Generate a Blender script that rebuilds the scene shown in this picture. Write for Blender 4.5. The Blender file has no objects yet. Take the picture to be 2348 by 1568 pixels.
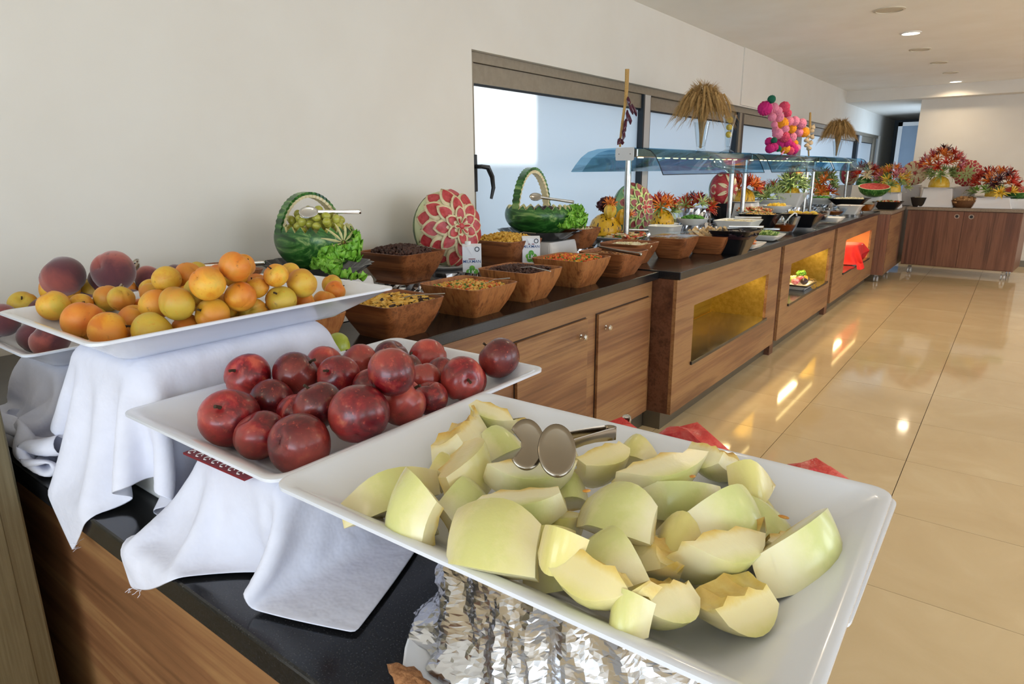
import bpy, bmesh, math, random
import numpy as np
from mathutils import Matrix, Vector, noise as mnoise
R = math.radians
random.seed(7)
SC = bpy.context.scene
COL = SC.collection
# ------------------------------------------------------------------ camera (fitted from the photograph's vanishing points)
CAM = Vector((0, 0, 1.43))
ROT = Matrix(((0.79657229, -0.146737, 0.5864647), (0.60448641, 0.20663566, -0.769349), (-0.00829256, 0.96735203, 0.25330076)))
FPX = 1496.73
cd = bpy.data.cameras.new('camera'); cam = bpy.data.objects.new('camera', cd); COL.objects.link(cam)
cd.sensor_fit = 'HORIZONTAL'; cd.sensor_width = 36; cd.lens = FPX / 2348 * 36; cd.clip_start = .02; cd.clip_end = 100
mw = ROT.to_4x4(); mw.translation = CAM; cam.matrix_world = mw
SC.camera = cam
# ------------------------------------------------------------------ colour management, world, sun, daylight
SC.view_settings.view_transform = 'Standard'; SC.view_settings.look = 'None'
SC.view_settings.exposure = -0.47; SC.view_settings.gamma = 1; SC.view_settings.use_curve_mapping = False
w = bpy.data.worlds.new('sky'); SC.world = w; w.use_nodes = True
bg = w.node_tree.nodes['Background']; bg.inputs[0].default_value = (.77, .88, 1.0, 1); bg.inputs[1].default_value = 3.3
def light(name, kind, loc, energy, color=(1, 1, 1), target=None, **kw):
    l = bpy.data.lights.new(name, kind); l.energy = energy; l.color = color
    for k, v in kw.items(): setattr(l, k, v)
    o = bpy.data.objects.new(name, l); COL.objects.link(o); o.location = loc
    if target is not None:
        o.rotation_euler = (Vector(target) - Vector(loc)).to_track_quat('-Z', 'Y').to_euler()
    return o
light('sun', 'SUN', (-8, 2, 6), 9.0, (1.0, .95, .86), target=(-8 + 1.0, 2.0, 6 - .40), angle=R(1.2))
# area lights standing for daylight at assumed windows in the unseen right-hand and rear walls (the openings are built below)
for i, y in enumerate((-2.2, 1.6, 5.4, 9.2)):
    light('added_daylight', 'AREA', (4.75, y, 1.45), 58 if y < 8 else 34, (.74, .87, 1.0) if y < 3 else (.92, .95, 1.0), target=(0, y, 1.45), shape='RECTANGLE', size=2.6, size_y=2.0)
light('added_daylight', 'AREA', (1.0, -4.45, 1.45), 150, (.68, .83, 1.0), target=(1.0, 0, 1.45), shape='RECTANGLE', size=4.4, size_y=2.0)

# ------------------------------------------------------------------ pixel helpers (a pixel gives a direction; the depth comes from the plane it touches)
def ray(px, py): return ROT @ Vector((px - 1174, -(py - 784), -FPX)).normalized()
def atz(px, py, z): r = ray(px, py); return CAM + r * ((z - CAM.z) / r.z)
def atx(px, py, x): r = ray(px, py); return CAM + r * ((x - CAM.x) / r.x)
def aty(px, py, y): r = ray(px, py); return CAM + r * ((y - CAM.y) / r.y)
def depth(p): return -(ROT.transposed() @ (Vector(p) - CAM)).z
def msize(p, px): return px * depth(p) / FPX
# ------------------------------------------------------------------ colours and materials
def S(h):
    h = h.lstrip('#'); c = [int(h[i:i + 2], 16) / 255 for i in (0, 2, 4)]
    return tuple((x / 12.92 if x <= .04045 else ((x + .055) / 1.055) ** 2.4) for x in c) + (1.0,)
MATS = {}
class N:
    """tiny node-graph helper"""
    def __init__(s, name):
        s.m = bpy.data.materials.new(name); s.m.use_nodes = True; s.t = s.m.node_tree; s.t.nodes.clear()
        s.out = s.t.nodes.new('ShaderNodeOutputMaterial'); MATS[name] = s.m
    def n(s, typ, ins=None, **kw):
        d = s.t.nodes.new('ShaderNode' + typ)
        for k, v in kw.items(): setattr(d, k, v)
        for k, v in (ins or {}).items():
            if isinstance(v, bpy.types.NodeSocket): s.t.links.new(v, d.inputs[k])
            else: d.inputs[k].default_value = v
        return d
    def l(s, a, b): s.t.links.new(a, b)
    def coord(s, kind='Object', scale=(1, 1, 1), rnd=0.0, rot=(0, 0, 0)):
        tc = s.n('TexCoord'); v = tc.outputs[kind]
        if rnd:
            oi = s.n('ObjectInfo'); mu = s.n('VectorMath', {0: v}, operation='ADD')
            m2 = s.n('Math', {0: oi.outputs['Random'], 1: rnd}, operation='MULTIPLY'); s.l(m2.outputs[0], mu.inputs[1]); v = mu.outputs[0]
        mp = s.n('Mapping', {'Vector': v, 'Scale': scale, 'Rotation': rot}); return mp.outputs[0]
    def noise(s, v, scale, detail=3, rough=.55, dist=0):
        return s.n('TexNoise', {'Vector': v, 'Scale': scale, 'Detail': detail, 'Roughness': rough, 'Distortion': dist}).outputs[0]
    def ramp(s, fac, stops, interp='LINEAR'):
        r = s.n('ValToRGB', {'Fac': fac}); r.color_ramp.interpolation = interp
        e = r.color_ramp.elements
        while len(e) < len(stops): e.new(.5)
        for q, (p, c) in zip(e, stops): q.position = p; q.color = S(c) if isinstance(c, str) else c
        return r.outputs[0]
    def mix(s, f, a, b, mode='MIX'):
        m = s.n('Mix', data_type='RGBA', blend_type=mode)
        for i, v in ((0, f), (6, a), (7, b)):
            if isinstance(v, bpy.types.NodeSocket): s.l(v, m.inputs[i])
            else: m.inputs[i].default_value = S(v) if isinstance(v, str) else v
        return m.outputs[2]
    def rnd(s): return s.n('ObjectInfo').outputs['Random']
    def bsdf(s, col, rough=.5, metal=0, bump=None, **kw):
        b = s.n('BsdfPrincipled')
        for k, v in (('Base Color', col), ('Roughness', rough), ('Metallic', metal)):
            if isinstance(v, bpy.types.NodeSocket): s.l(v, b.inputs[k])
            else: b.inputs[k].default_value = S(v) if isinstance(v, str) else v
        for k, v in kw.items():
            k = k.replace('_', ' ')
            if isinstance(v, bpy.types.NodeSocket): s.l(v, b.inputs[k])
            else: b.inputs[k].default_value = v
        if bump:
            bu = s.n('Bump', {'Height': bump[0], 'Strength': bump[1], 'Distance': bump[2] if len(bump) > 2 else .01}); s.l(bu.outputs[0], b.inputs['Normal'])
        s.l(b.outputs[0], s.out.inputs[0]); return s.m
def plain(name, col, rough=.5, metal=0, var=None, scale=12, rnd=0, bump=0, **kw):
    """one colour, softly mottled towards var"""
    g = N(name); v = g.coord('Object', rnd=rnd * 9 if rnd else 0)
    nz = g.noise(v, scale)
    c = g.ramp(nz, [(.35, col), (.68, var)]) if var else S(col)
    return g.bsdf(c, rough, metal, (nz, bump) if bump else None, **kw)
# ------------------------------------------------------------------ mesh helpers
class MB:
    def __init__(s): s.v = []; s.f = []
    def add(s, vs, fs):
        o = len(s.v); s.v += [tuple(p) for p in vs]; s.f += [tuple(i + o for i in q) for q in fs]; return s
    def box(s, x0, x1, y0, y1, z0, z1):
        return s.add([(x0, y0, z0), (x1, y0, z0), (x1, y1, z0), (x0, y1, z0), (x0, y0, z1), (x1, y0, z1), (x1, y1, z1), (x0, y1, z1)],
                     [(0, 3, 2, 1), (4, 5, 6, 7), (0, 1, 5, 4), (1, 2, 6, 5), (2, 3, 7, 6), (3, 0, 4, 7)])
    def rings(s, rs, cap0=True, cap1=True, loop=False):
        n = len(rs[0]); k = len(rs); vs = [p for r in rs for p in r]; fs = []
        for i in range(k if loop else k - 1):
            a = i * n; b = ((i + 1) % k) * n
            for j in range(n): fs.append((a + j, a + (j + 1) % n, b + (j + 1) % n, b + j))
        if cap0 and not loop: fs.append(tuple(range(n))[::-1])
        if cap1 and not loop: fs.append(tuple((k - 1) * n + j for j in range(n)))
        return s.add(vs, fs)
    def lathe(s, prof, n=24, c=(0, 0, 0), sx=1, sy=1, cap0=True, cap1=True, wob=None):
        rs = []
        for r, z in prof:
            rs.append([(c[0] + sx * r * math.cos(2 * math.pi * j / n) * (wob(j / n, z) if wob else 1), c[1] + sy * r * math.sin(2 * math.pi * j / n) * (wob(j / n, z) if wob else 1), c[2] + z) for j in range(n)])
        return s.rings(rs, cap0, cap1)
    def tube(s, pts, rad, n=8, cap=True, flat=1.0, up=None):
        pts = [Vector(p) for p in pts]; rs = []; k = len(pts)
        rad = rad if isinstance(rad, (list, tuple)) else [rad] * k
        last = Vector(up) if up else None
        for i, p in enumerate(pts):
            t = (pts[min(i + 1, k - 1)] - pts[max(i - 1, 0)]).normalized()
            if last is None: last = t.orthogonal()
            u = (last - t * last.dot(t)); u = u.normalized() if u.length > 1e-6 else t.orthogonal().normalized()
            last = u; w_ = t.cross(u)
            rs.append([p + u * (rad[i] * flat * math.cos(2 * math.pi * j / n)) + w_ * (rad[i] * math.sin(2 * math.pi * j / n)) for j in range(n)])
        return s.rings(rs, cap, cap)
    def ball(s, c, r, nu=16, nv=10, fn=None):
        if not isinstance(r, (list, tuple)): r = (r, r, r)
        vs = []; fs = []
        for i in range(nv + 1):
            th = math.pi * i / nv
            for j in range(nu):
                ph = 2 * math.pi * j / nu
                k = fn(th, ph) if fn else 1
                vs.append((c[0] + r[0] * k * math.sin(th) * math.cos(ph), c[1] + r[1] * k * math.sin(th) * math.sin(ph), c[2] - r[2] * k * math.cos(th)))
        for i in range(nv):
            for j in range(nu):
                a = i * nu + j; b = i * nu + (j + 1) % nu
                if i == 0: fs.append((a, b + nu, a + nu))
                elif i == nv - 1: fs.append((a, b, a + nu))
                else: fs.append((a, b, b + nu, a + nu))
        return s.add(vs, fs)
    def grid(s, P, both=False):
        """P[i][j] points"""
        n = len(P[0]); vs = [p for r in P for p in r]
        fs = [(i * n + j, i * n + j + 1, (i + 1) * n + j + 1, (i + 1) * n + j) for i in range(len(P) - 1) for j in range(n - 1)]
        return s.add(vs, fs)
    def prism(s, poly, z0, z1):
        n = len(poly); return s.rings([[(x, y, z0) for x, y in poly], [(x, y, z1) for x, y in poly]])
    def xf(s, m):
        s.v = [tuple(m @ Vector(p)) for p in s.v]; return s
    def mesh(s, name, mat=None, smooth=True, ang=38):
        me = bpy.data.meshes.new(name); me.from_pydata(s.v, [], s.f)
        bm = bmesh.new(); bm.from_mesh(me); bmesh.ops.remove_doubles(bm, verts=bm.verts, dist=1e-6)
        bmesh.ops.recalc_face_normals(bm, faces=bm.faces)
        if smooth:
            ca = math.cos(R(ang))
            for f in bm.faces: f.smooth = True
            for e in bm.edges:
                if len(e.link_faces) == 2 and e.link_faces[0].normal.dot(e.link_faces[1].normal) < ca: e.smooth = False
        bm.to_mesh(me); bm.free()
        if mat: me.materials.append(MATS[mat])
        return me
    def build(s, name, mat, parent=None, loc=None, smooth=True, bevel=0, thick=0, sub=0, ang=38):
        o = bpy.data.objects.new(name, s.mesh(name, mat, smooth, ang)); COL.objects.link(o)
        if parent: o.parent = parent
        if loc is not None: o.location = loc
        if thick: m = o.modifiers.new('thickness', 'SOLIDIFY'); m.thickness = thick; m.offset = 0
        if sub: m = o.modifiers.new('smooth', 'SUBSURF'); m.levels = sub; m.render_levels = sub
        if bevel: m = o.modifiers.new('bevel', 'BEVEL'); m.width = bevel; m.segments = 2; m.limit_method = 'ANGLE'
        return o
def thing(name, label, cat, loc=(0, 0, 0), rz=0, group=None):
    o = bpy.data.objects.new(name, None); COL.objects.link(o); o.location = loc; o.rotation_euler = (0, 0, rz); o.empty_display_size = .05
    return tag(o, label, cat, group)
def tag(o, label, cat, group=None, kind=None):
    o['label'] = label; o['category'] = cat
    if group: o['group'] = group
    if kind: o['kind'] = kind
    return o
def struct(o): o['kind'] = 'structure'; return o
def copy_tree(o, parent=None):
    c = o.copy(); COL.objects.link(c); c.parent = parent
    for ch in list(o.children): copy_tree(ch, c)
    return c
def inst(name, mesh, parent=None, loc=(0, 0, 0), rot=(0, 0, 0), sc=1):
    o = bpy.data.objects.new(name, mesh); COL.objects.link(o); o.parent = parent; o.location = loc; o.rotation_euler = rot
    o.scale = (sc, sc, sc) if not isinstance(sc, (tuple, list)) else sc
    return o
def rr(w, d, r, n=5):
    """rounded rectangle outline, centred"""
    pts = []
    for cx, cy, a in ((w / 2 - r, d / 2 - r, 0), (-w / 2 + r, d / 2 - r, 90), (-w / 2 + r, -d / 2 + r, 180), (w / 2 - r, -d / 2 + r, 270)):
        for k in range(n + 1):
            t = R(a + 90 * k / n); pts.append((cx + r * math.cos(t), cy + r * math.sin(t)))
    return pts
def rrz(w, d, r, z, n=5): return [(x, y, z) for x, y in rr(w, d, r, n)]
# ================================================================== materials of the setting
plain('wall_paint', '#dcd5ca', .85, var='#dfd9cf', scale=3)
plain('ceiling_paint', '#f6f3ec', .9, var='#f1ede4', scale=2)
plain('frame_alu', '#8d8272', .45, .35, var='#968b7a', scale=30)
plain('frame_white', '#c9c9c9', .35, .3)
plain('frame_dark', '#3a2a22', .4, .1)
plain('gasket', '#1b2630', .5)
plain('black_plastic', '#17181a', .35)
plain('chrome', '#d8d8d8', .12, 1.0)
plain('steel', '#b9b6b0', .22, 1.0, var='#a7a39b', scale=20)
plain('dark_steel', '#8a7f70', .2, 1.0)
plain('passage_blue', '#7d8b9a', .7, var='#768493', scale=2)
plain('exterior_render', '#d6d8da', .9)
plain('white_paint', '#e8e6e0', .4)
def wood(name, cols, axis, fine=26, rough=.38, scale=1.0, rnd=1):
    g = N(name); sc = [7.0 * scale] * 3; sc[axis] = .55 * scale
    v = g.coord('Object', tuple(sc), rnd=3.0 if rnd else 0)
    a = g.noise(v, 1.0, 6, .62, .35); sc2 = [fine * 3.0] * 3; sc2[axis] = 1.2
    b = g.noise(g.coord('Object', tuple(sc2), rnd=5.0), 1.0, 3, .5)
    m = g.n('Math', {0: a, 1: g.n('Math', {0: b, 1: .35}, operation='MULTIPLY').outputs[0]}, operation='ADD').outputs[0]
    c = g.ramp(m, [(.40, cols[0]), (.60, cols[1]), (.72, cols[2]), (.86, cols[3])])
    g.bsdf(c, rough, 0, (b, .06, .004))
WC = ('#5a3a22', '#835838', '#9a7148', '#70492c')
wood('wood_y', WC, 1); wood('wood_x', WC, 0)
wood('wood_z', ('#47291b', '#6b4330', '#7f543e', '#553323'), 2)
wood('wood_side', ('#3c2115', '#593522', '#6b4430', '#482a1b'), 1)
g = N('granite'); v = g.coord('Object'); a = g.noise(v, 420, 2, .6)
c = g.ramp(a, [(.42, '#121213'), (.62, '#232325'), (.72, '#3b3a3a')]); sm = g.noise(v, 5, 4)
g.bsdf(c, g.ramp(sm, [(.3, (.10, .10, .10, 1)), (.7, (.24, .24, .24, 1))]))
plain('stone_top', '#94836f', .3, var='#7e6e5c', scale=60)
g = N('brass'); v = g.coord('Object', (40, 2, 40)); g.bsdf(g.ramp(g.noise(v, 1, 3), [(.3, '#a58a3e'), (.7, '#bfa252')]), .38, 1.0)
g = N('plinth_alu'); g.bsdf('#6d6454', .4, .6)
g = N('gold_steel'); v = g.coord('Object', (260, 260, 8)); nz = g.noise(v, 1, 4)
g.bsdf(g.ramp(nz, [(.3, '#6f654c'), (.7, '#80765c')]), .34, .7, (g.noise(g.coord('Object'), 500, 2), .05, .002))
# polished porcelain tile: warm beige with faint clouding, each tile its own shade
g = N('floor_tile'); v = g.coord('Object', rnd=40); nz = g.noise(v, 2.2, 6, .6, .6)
c = g.ramp(nz, [(.3, '#c9b189'), (.55, '#d0b992'), (.75, '#d8c49e')])
c = g.mix(g.n('Math', {0: g.rnd(), 1: .14}, operation='MULTIPLY').outputs[0], c, '#b2986f')
g.bsdf(c, .07, 0, None, Specular_IOR_Level=.62)
plain('grout', '#6b5c45', .8)
# frosted pane: light from outside is scattered through it
g = N('frosted_glass'); tr = g.n('BsdfTranslucent', {'Color': (.88, .93, .97, 1)}); gl = g.n('BsdfGlossy', {'Color': (.9, .9, .9, 1), 'Roughness': .25})
fr = g.n('Fresnel', {'IOR': 1.35}); mx = g.n('MixShader', {0: fr.outputs[0], 1: tr.outputs[0], 2: gl.outputs[0]}); g.l(mx.outputs[0], g.out.inputs[0])
def emit(name, col, st):
    g = N(name); e = g.n('Emission', {'Color': S(col), 'Strength': st}); g.l(e.outputs[0], g.out.inputs[0])
emit('lamp_lens', '#fff1d6', 14); emit('led', '#ffe39a', 9)
plain('lamp_off', '#cfc4ae', .5)

# ================================================================== room shell
XW = -2.4; YB = 12.2; CZ = 2.6; SZ = 2.43
fl = struct(MB().box(-2.6, 4.6, -4.4, 17.2, -.12, -.012).build('floor', 'grout', smooth=False))
tm = MB().box(-.2985, .2985, -.3085, .3085, -.012, 0).mesh('tile', 'floor_tile', False)
tx0, ty0 = -.86 - .6 + .3, 2.37 - 4 * .62 + .31
for i in range(-1, 6):
    for j in range(0, 23):
        inst('tile', tm, fl, (tx0 + i * .6, ty0 + j * .62, 0))
rest = MB().box(tx0 + 5.5 * .6 + .002, 4.6, -4.4, 17.2, -.012, -.0005).box(-2.6, tx0 + 5.5 * .6, -4.4, ty0 - .312, -.012, -.0005)
rest.build('tile_field', 'floor_tile', fl, smooth=False)['kind'] = 'stuff'
# window wall with one long opening
WY0, WY1, WZ0, WZ1 = 2.82, 15.4, .90, 2.05
b = MB().box(XW - .28, XW, -4.4, WY0, 0, CZ).box(XW - .28, XW, WY0, WY1, 0, WZ0).box(XW - .28, XW, WY0, WY1, WZ1, CZ).box(XW - .28, XW, WY1, 17.2, 0, CZ)
struct(b.build('wall_left', 'wall_paint', smooth=False))
struct(MB().box(XW - .002, XW + .012, 7.0, 7.95, WZ1 + .012, CZ).build('wall_shade_strip', 'wall_paint', smooth=False))  # thin box standing in for a band of shadow on the wall
struct(MB().box(-2.7, 4.7, -4.4, 11.9, CZ, CZ + .1).build('ceiling', 'ceiling_paint', smooth=False))
struct(MB().box(-2.4, 4.7, 11.9, 17.2, SZ, CZ + .1).build('ceiling_soffit', 'wall_paint', smooth=False))
struct(MB().box(-1.40, 4.7, YB, YB + .15, 0, SZ).build('wall_far', 'wall_paint', smooth=False))
struct(MB().box(-1.40, -1.25, YB + .15, 13.0, 0, SZ).box(-1.40, -1.25, 14.6, 17.0, 0, SZ).box(-1.40, -1.25, 13.0, 14.6, 2.3, SZ).build('wall_passage', 'wall_paint', smooth=False))
light('added_daylight', 'AREA', (-1.2, 13.8, 1.3), 45, (.55, .75, 1.0), target=(-2.4, 13.8, 1.3), shape='RECTANGLE', size=1.5, size_y=1.9)  # area light added to brighten the passage; its side opening is made up too
struct(MB().box(-2.4, -1.25, 17.0, 17.2, 0, SZ).build('wall_end', 'passage_blue', smooth=False))  # bluish daylight of the passage is put into this end wall's paint
struct(MB().box(-1.40, 4.6, YB - .015, YB, 0, .09).build('baseboard_far', 'plinth_alu', smooth=False))
d = struct(MB().box(-2.05, -1.98, 15.0, 15.08, 0, 2.27).box(-2.05, -1.40, 15.0, 15.08, 2.2, 2.27).build('door_1', 'frame_white', smooth=False))
MB().box(-1.98, -1.40, 15.03, 15.05, .02, 2.2).build('door_leaf', 'passage_blue', d, smooth=False)
rw = MB().box(4.6, 4.7, -4.4, 17.2, 0, .45).box(4.6, 4.7, -4.4, 17.2, 2.45, CZ)
ys = [-4.4] + [q for y in (-2.2, 1.6, 5.4, 9.2) for q in (y - 1.3, y + 1.3)] + [17.2]
for k in range(0, len(ys), 2): rw.box(4.6, 4.7, ys[k], ys[k + 1], .45, 2.45)
struct(rw.build('wall_right', 'wall_paint', smooth=False))
struct(MB().box(-2.7, 4.7, -4.5, -4.4, 0, .45).box(-2.7, 4.7, -4.5, -4.4, 2.45, CZ).box(-2.7, -1.2, -4.5, -4.4, .45, 2.45).box(3.2, 4.7, -4.5, -4.4, .45, 2.45).build('wall_rear', 'wall_paint', smooth=False))
# unseen wall added outside the frosted window to mask the sun: its lower part lets the sun reach the first pane
struct(MB().box(-5.1, -5.0, -2, 3.52, -.5, 2.48).box(-5.1, -5.0, 3.52, 17, -.5, 3.9).build('wall_sun_mask', 'exterior_render', smooth=False))
struct(MB().box(-5.0, -2.68, -2, 17, -.6, -.5).build('ground_outside', 'exterior_render', smooth=False))
# the window: frame, sashes, panes, handle
wf = MB().box(XW - .13, XW - .035, WY0, WY1, 1.998, WZ1).box(XW - .13, XW - .035, WY0, WY0 + .055, WZ0, 1.998).box(XW - .13, XW - .035, WY0, WY1, WZ0, WZ0 + .03)
win = struct(wf.build('window_1', 'frame_alu', smooth=False, bevel=.003))
edges = [(WY0 + .055, 4.93), (5.03, 7.10), (7.26, 9.42), (9.62, 13.4), (13.75, 15.0)]
for k, (a, e) in enumerate(edges):
    x = XW - .08 - .02 * (k % 2)
    s_ = MB().box(x - .02, x + .03, a, e, 1.895, 1.996).box(x - .02, x + .03, a, e, WZ0 + .03, WZ0 + .09)
    if k: s_.box(x - .02, x + .03, a, a + .03, WZ0 + .09, 1.895)
    s_.build('sash', 'frame_alu', win, smooth=False, bevel=.002)
    MB().box(x - .004, x + .004, a, e, WZ0 + .08, 1.90).build('pane', 'frosted_glass', win, smooth=False)
    MB().box(x + .004, x + .012, a, e, 1.884, 1.896).box(x + .004, x + .012, a, a + .006, WZ0 + .08, 1.896).box(x + .004, x + .012, e - .006, e, WZ0 + .08, 1.896).build('gasket', 'gasket', win, smooth=False)
for k, (a, e, m) in enumerate(((4.90, 4.925, 'gasket'), (4.93, 5.03, 'frame_white'), (5.03, 5.045, 'frame_dark'), (7.06, 7.12, 'gasket'), (7.12, 7.20, 'frame_alu'), (7.20, 7.28, 'frame_dark'), (9.40, 9.62, 'frame_alu'), (13.36, 13.5, 'gasket'), (13.5, 13.75, 'frame_white'), (15.0, 15.2, 'frame_alu'), (15.2, 15.4, 'frame_white'))):
    MB().box(XW - .125, XW - .03 - .004 * (k % 3), a, e, WZ0 + .03, 1.997).build('mullion', m, win, smooth=False)
h = MB().box(XW - .045, XW - .015, 2.832, 2.868, 1.32, 1.52).build('handle_plate', 'black_plastic', win, bevel=.004)
MB().tube([(XW - .02, 2.85, 1.455), (XW + .03, 2.85, 1.455), (XW + .045, 2.885, 1.45), (XW + .045, 2.92, 1.40), (XW + .045, 2.93, 1.34), (XW + .04, 2.915, 1.28)], [.011, .012, .015, .014, .012, .008], 8).build('handle', 'black_plastic', h)

# ================================================================== counters
dk = MB(); poly = [(-2.39, .335), (-.16, .335), (-.16, 1.10), (-1.485, 1.10), (-1.485, 3.262), (-2.39, 3.262)]
o = dk.prism(poly, .858, .90).build('worktop', 'granite', smooth=False, bevel=.004)
tag(o, 'black granite worktop carrying the fruit trays and cereal bowls', 'worktop')
o = MB().box(-2.39, -1.365, 3.264, 9.44, .862, .905).build('worktop', 'granite', smooth=False, bevel=.004)
tag(o, 'black granite worktop under the glass sneeze guards', 'worktop')
t = thing('counter_cabinet', 'wood grained counter base under the fruit trays', 'cabinet', (-1.3, .7, 0))
MB().box(-1.08, 1.12, -.34, .38, .1, .858).build('body', 'wood_x', t, smooth=False, bevel=.002)
MB().box(-1.08, 1.08, -.30, .34, 0, .1).build('plinth', 'plinth_alu', t, smooth=False)
t = thing('counter_cabinet', 'wooden counter cabinet with two flush doors and round chrome knobs', 'cabinet', (-1.95, 2.18, 0))
MB().box(-.44, .43, -1.075, 1.075, .1, .858).build('body', 'wood_y', t, smooth=False)
MB().box(-.44, .405, -1.075, 1.075, 0, .1).build('plinth', 'plinth_alu', t, smooth=False)
for (y0, y1, ky) in ((2.005, 2.554, 2.49), (2.654, 3.207, 2.72)):
    MB().box(.430, .4325, y0 - 2.18 - .004, y1 - 2.18 + .004, .116, .772).build('door_gap', 'frame_dark', t, smooth=False)
    dr = MB().box(.4326, .447, y0 - 2.18, y1 - 2.18, .12, .768).build('door', 'wood_y', t, smooth=False, bevel=.0015)
    k = MB().lathe([(.012, 0), (.012, .003), (.005, .006), (.005, .018), (.013, .021), (.0145, .026), (.011, .031), (0.001, .032)], 16)
    k.xf(Matrix.Translation((.447, ky - 2.18, .695)) @ Matrix.Rotation(R(90), 4, 'Y')).build('knob', 'chrome', dr)
def niche_cab(label, y0, y1, ny0, ny1, nz0, nz1, lining, warm):
    ym = (y0 + y1) / 2; X0 = -1.9; t = thing('niche_cabinet', label, 'cabinet', (X0, ym, 0)); fx = .52; f0 = .50
    a, e, na, ne = y0 - ym, y1 - ym, ny0 - ym, ny1 - ym
    MB().box(f0, fx, a, na, .10, .862).box(f0, fx, ne, e, .10, .862).box(f0, fx, na, ne, .10, nz0).box(f0, fx, na, ne, nz1, .862).build('front_panel', 'wood_y', t, smooth=False)
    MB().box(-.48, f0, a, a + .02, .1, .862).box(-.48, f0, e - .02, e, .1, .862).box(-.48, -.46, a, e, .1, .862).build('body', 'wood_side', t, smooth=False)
    MB().box(-.48, .46, a, e, 0, .1).build('plinth', 'plinth_alu', t, smooth=False)
    dpt = .10
    l = MB().add([(f0, na, nz0), (f0, ne, nz0), (f0, ne, nz1), (f0, na, nz1), (dpt, na, nz0), (dpt, ne, nz0), (dpt, ne, nz1), (dpt, na, nz1)], [(4, 5, 6, 7), (0, 1, 5, 4), (1, 2, 6, 5), (2, 3, 7, 6), (3, 0, 4, 7)])
    l.build('niche_lining', lining, t, smooth=False)
    MB().box(dpt + .01, fx + .012, na - .012, ne + .012, nz0 - .016, nz0 + .004).build('niche_sill', 'granite', t, smooth=False, bevel=.002)
    MB().box(fx - .03, fx - .02, na + .03, ne - .03, nz1 - .006, nz1 - .001).build('light_strip', 'led', t, smooth=False)
    L = light('niche_light', 'AREA', (X0 + .36, (ny0 + ny1) / 2, nz1 - .012), warm, (1, .74, .36), shape='RECTANGLE', size=.05, size_y=(ny1 - ny0) * .8)
    return t
niche_cab('wooden counter cabinet with empty brass lined display niche', 3.264, 5.19, 3.52, 4.93, .35, .685, 'brass', 9)
niche_cab('wooden counter cabinet with brass niche holding a vegetable dish', 5.29, 7.02, 5.53, 6.90, .36, .69, 'brass', 9)
niche_cab('wooden counter cabinet with orange lit niche and red cloth', 7.14, 9.42, 7.62, 9.12, .35, .70, 'lining_lit_orange', 9) if plain('lining_lit_orange', '#d98a4a', .6) else None  # the niche's orange light is put into its lining colour
for y0, y1, nm in ((5.192, 5.288, 'between the empty niche and the vegetable niche'), (7.022, 7.138, 'between the vegetable niche and the red cloth niche')):
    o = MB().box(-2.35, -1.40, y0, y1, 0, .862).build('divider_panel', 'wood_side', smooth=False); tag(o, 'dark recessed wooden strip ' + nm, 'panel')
# rolling corner cabinet and the rolling cabinet along the far wall
def caster(parent, x, y):
    c = MB().box(x - .02, x + .02, y - .02, y + .02, .075, .10).build('caster', 'steel', parent, smooth=False)
    for s in (-1, 1):
        q = MB().lathe([(.01, -.009), (.033, -.009), (.036, 0), (.033, .009), (.01, .009)], 16); q.xf(Matrix.Translation((x + s * .016, y, .0365)) @ Matrix.Rotation(R(90), 4, 'Y'))
        q.build('wheel', 'frame_white', c)
t = thing('rolling_cabinet', 'narrow wooden corner cabinet on casters joining both counters', 'cabinet', (-1.75, 10.05, 0))
MB().box(-.5, .50, -.60, 1.25, .10, .865).build('body', 'wood_z', t, smooth=False, bevel=.002)
MB().box(.501, .508, -.56, .37, .12, .85).build('side_panel', 'wood_y', t, smooth=False)
MB().box(-.52, .515, -.60, 1.26, .866, .905).build('stone_top', 'stone_top', t, smooth=False, bevel=.003)
for x, y in ((.42, -.5), (.42, .33), (-.4, -.5)): caster(t, x, y)
FA = R(-5); t = thing('rolling_cabinet', 'wide dark striped wooden cabinet on casters along the far wall', 'cabinet', (-.54, 10.62, 0), FA)
MB().box(-.655, .62, -.05, .70, .12, .868).build('body', 'wood_z', t, smooth=False, bevel=.002)
for a, e in ((-.65, -.003), (.003, .615)):
    dr = MB().box(a, e, -.068, -.051, .13, .862).build('door', 'wood_z', t, smooth=False, bevel=.001)
    x = (-.075 if a < -.1 else .085)
    q = MB().lathe([(.018, -.004), (.031, -.004), (.031, .002), (.018, .002)], 20, cap0=False, cap1=False); q.xf(Matrix.Translation((x, -.07, .80)) @ Matrix.Rotation(R(90), 4, 'X')).build('finger_ring', 'steel', dr)
    q = MB().lathe([(.0185, -.002), (.0185, .001)], 16); q.xf(Matrix.Translation((x, -.069, .80)) @ Matrix.Rotation(R(90), 4, 'X')).build('finger_hole', 'black_plastic', dr)
MB().box(-.67, .66, -.085, .74, .87, .91).build('stone_top', 'stone_top', t, smooth=False, bevel=.003)
for x, y in ((-.55, .02), (.52, .02), (.52, .6)): caster(t, x, y)
# metal service cabinet at the left of the near counter
t = thing('metal_cabinet', 'brushed gold toned metal cabinet beside the near counter end', 'cabinet', (-1.75, 0, 0))
MB().box(-.6, .445, -.4, .30, .05, 1.07).build('body', 'gold_steel', t, smooth=False, bevel=.004)
MB().box(.445, .449, -.36, .268, .08, 1.05).build('side_panel', 'gold_steel', t, smooth=False, bevel=.0015)
MB().box(-.55, .40, -.36, .26, 0, .05).build('plinth', 'black_plastic', t, smooth=False)
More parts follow.
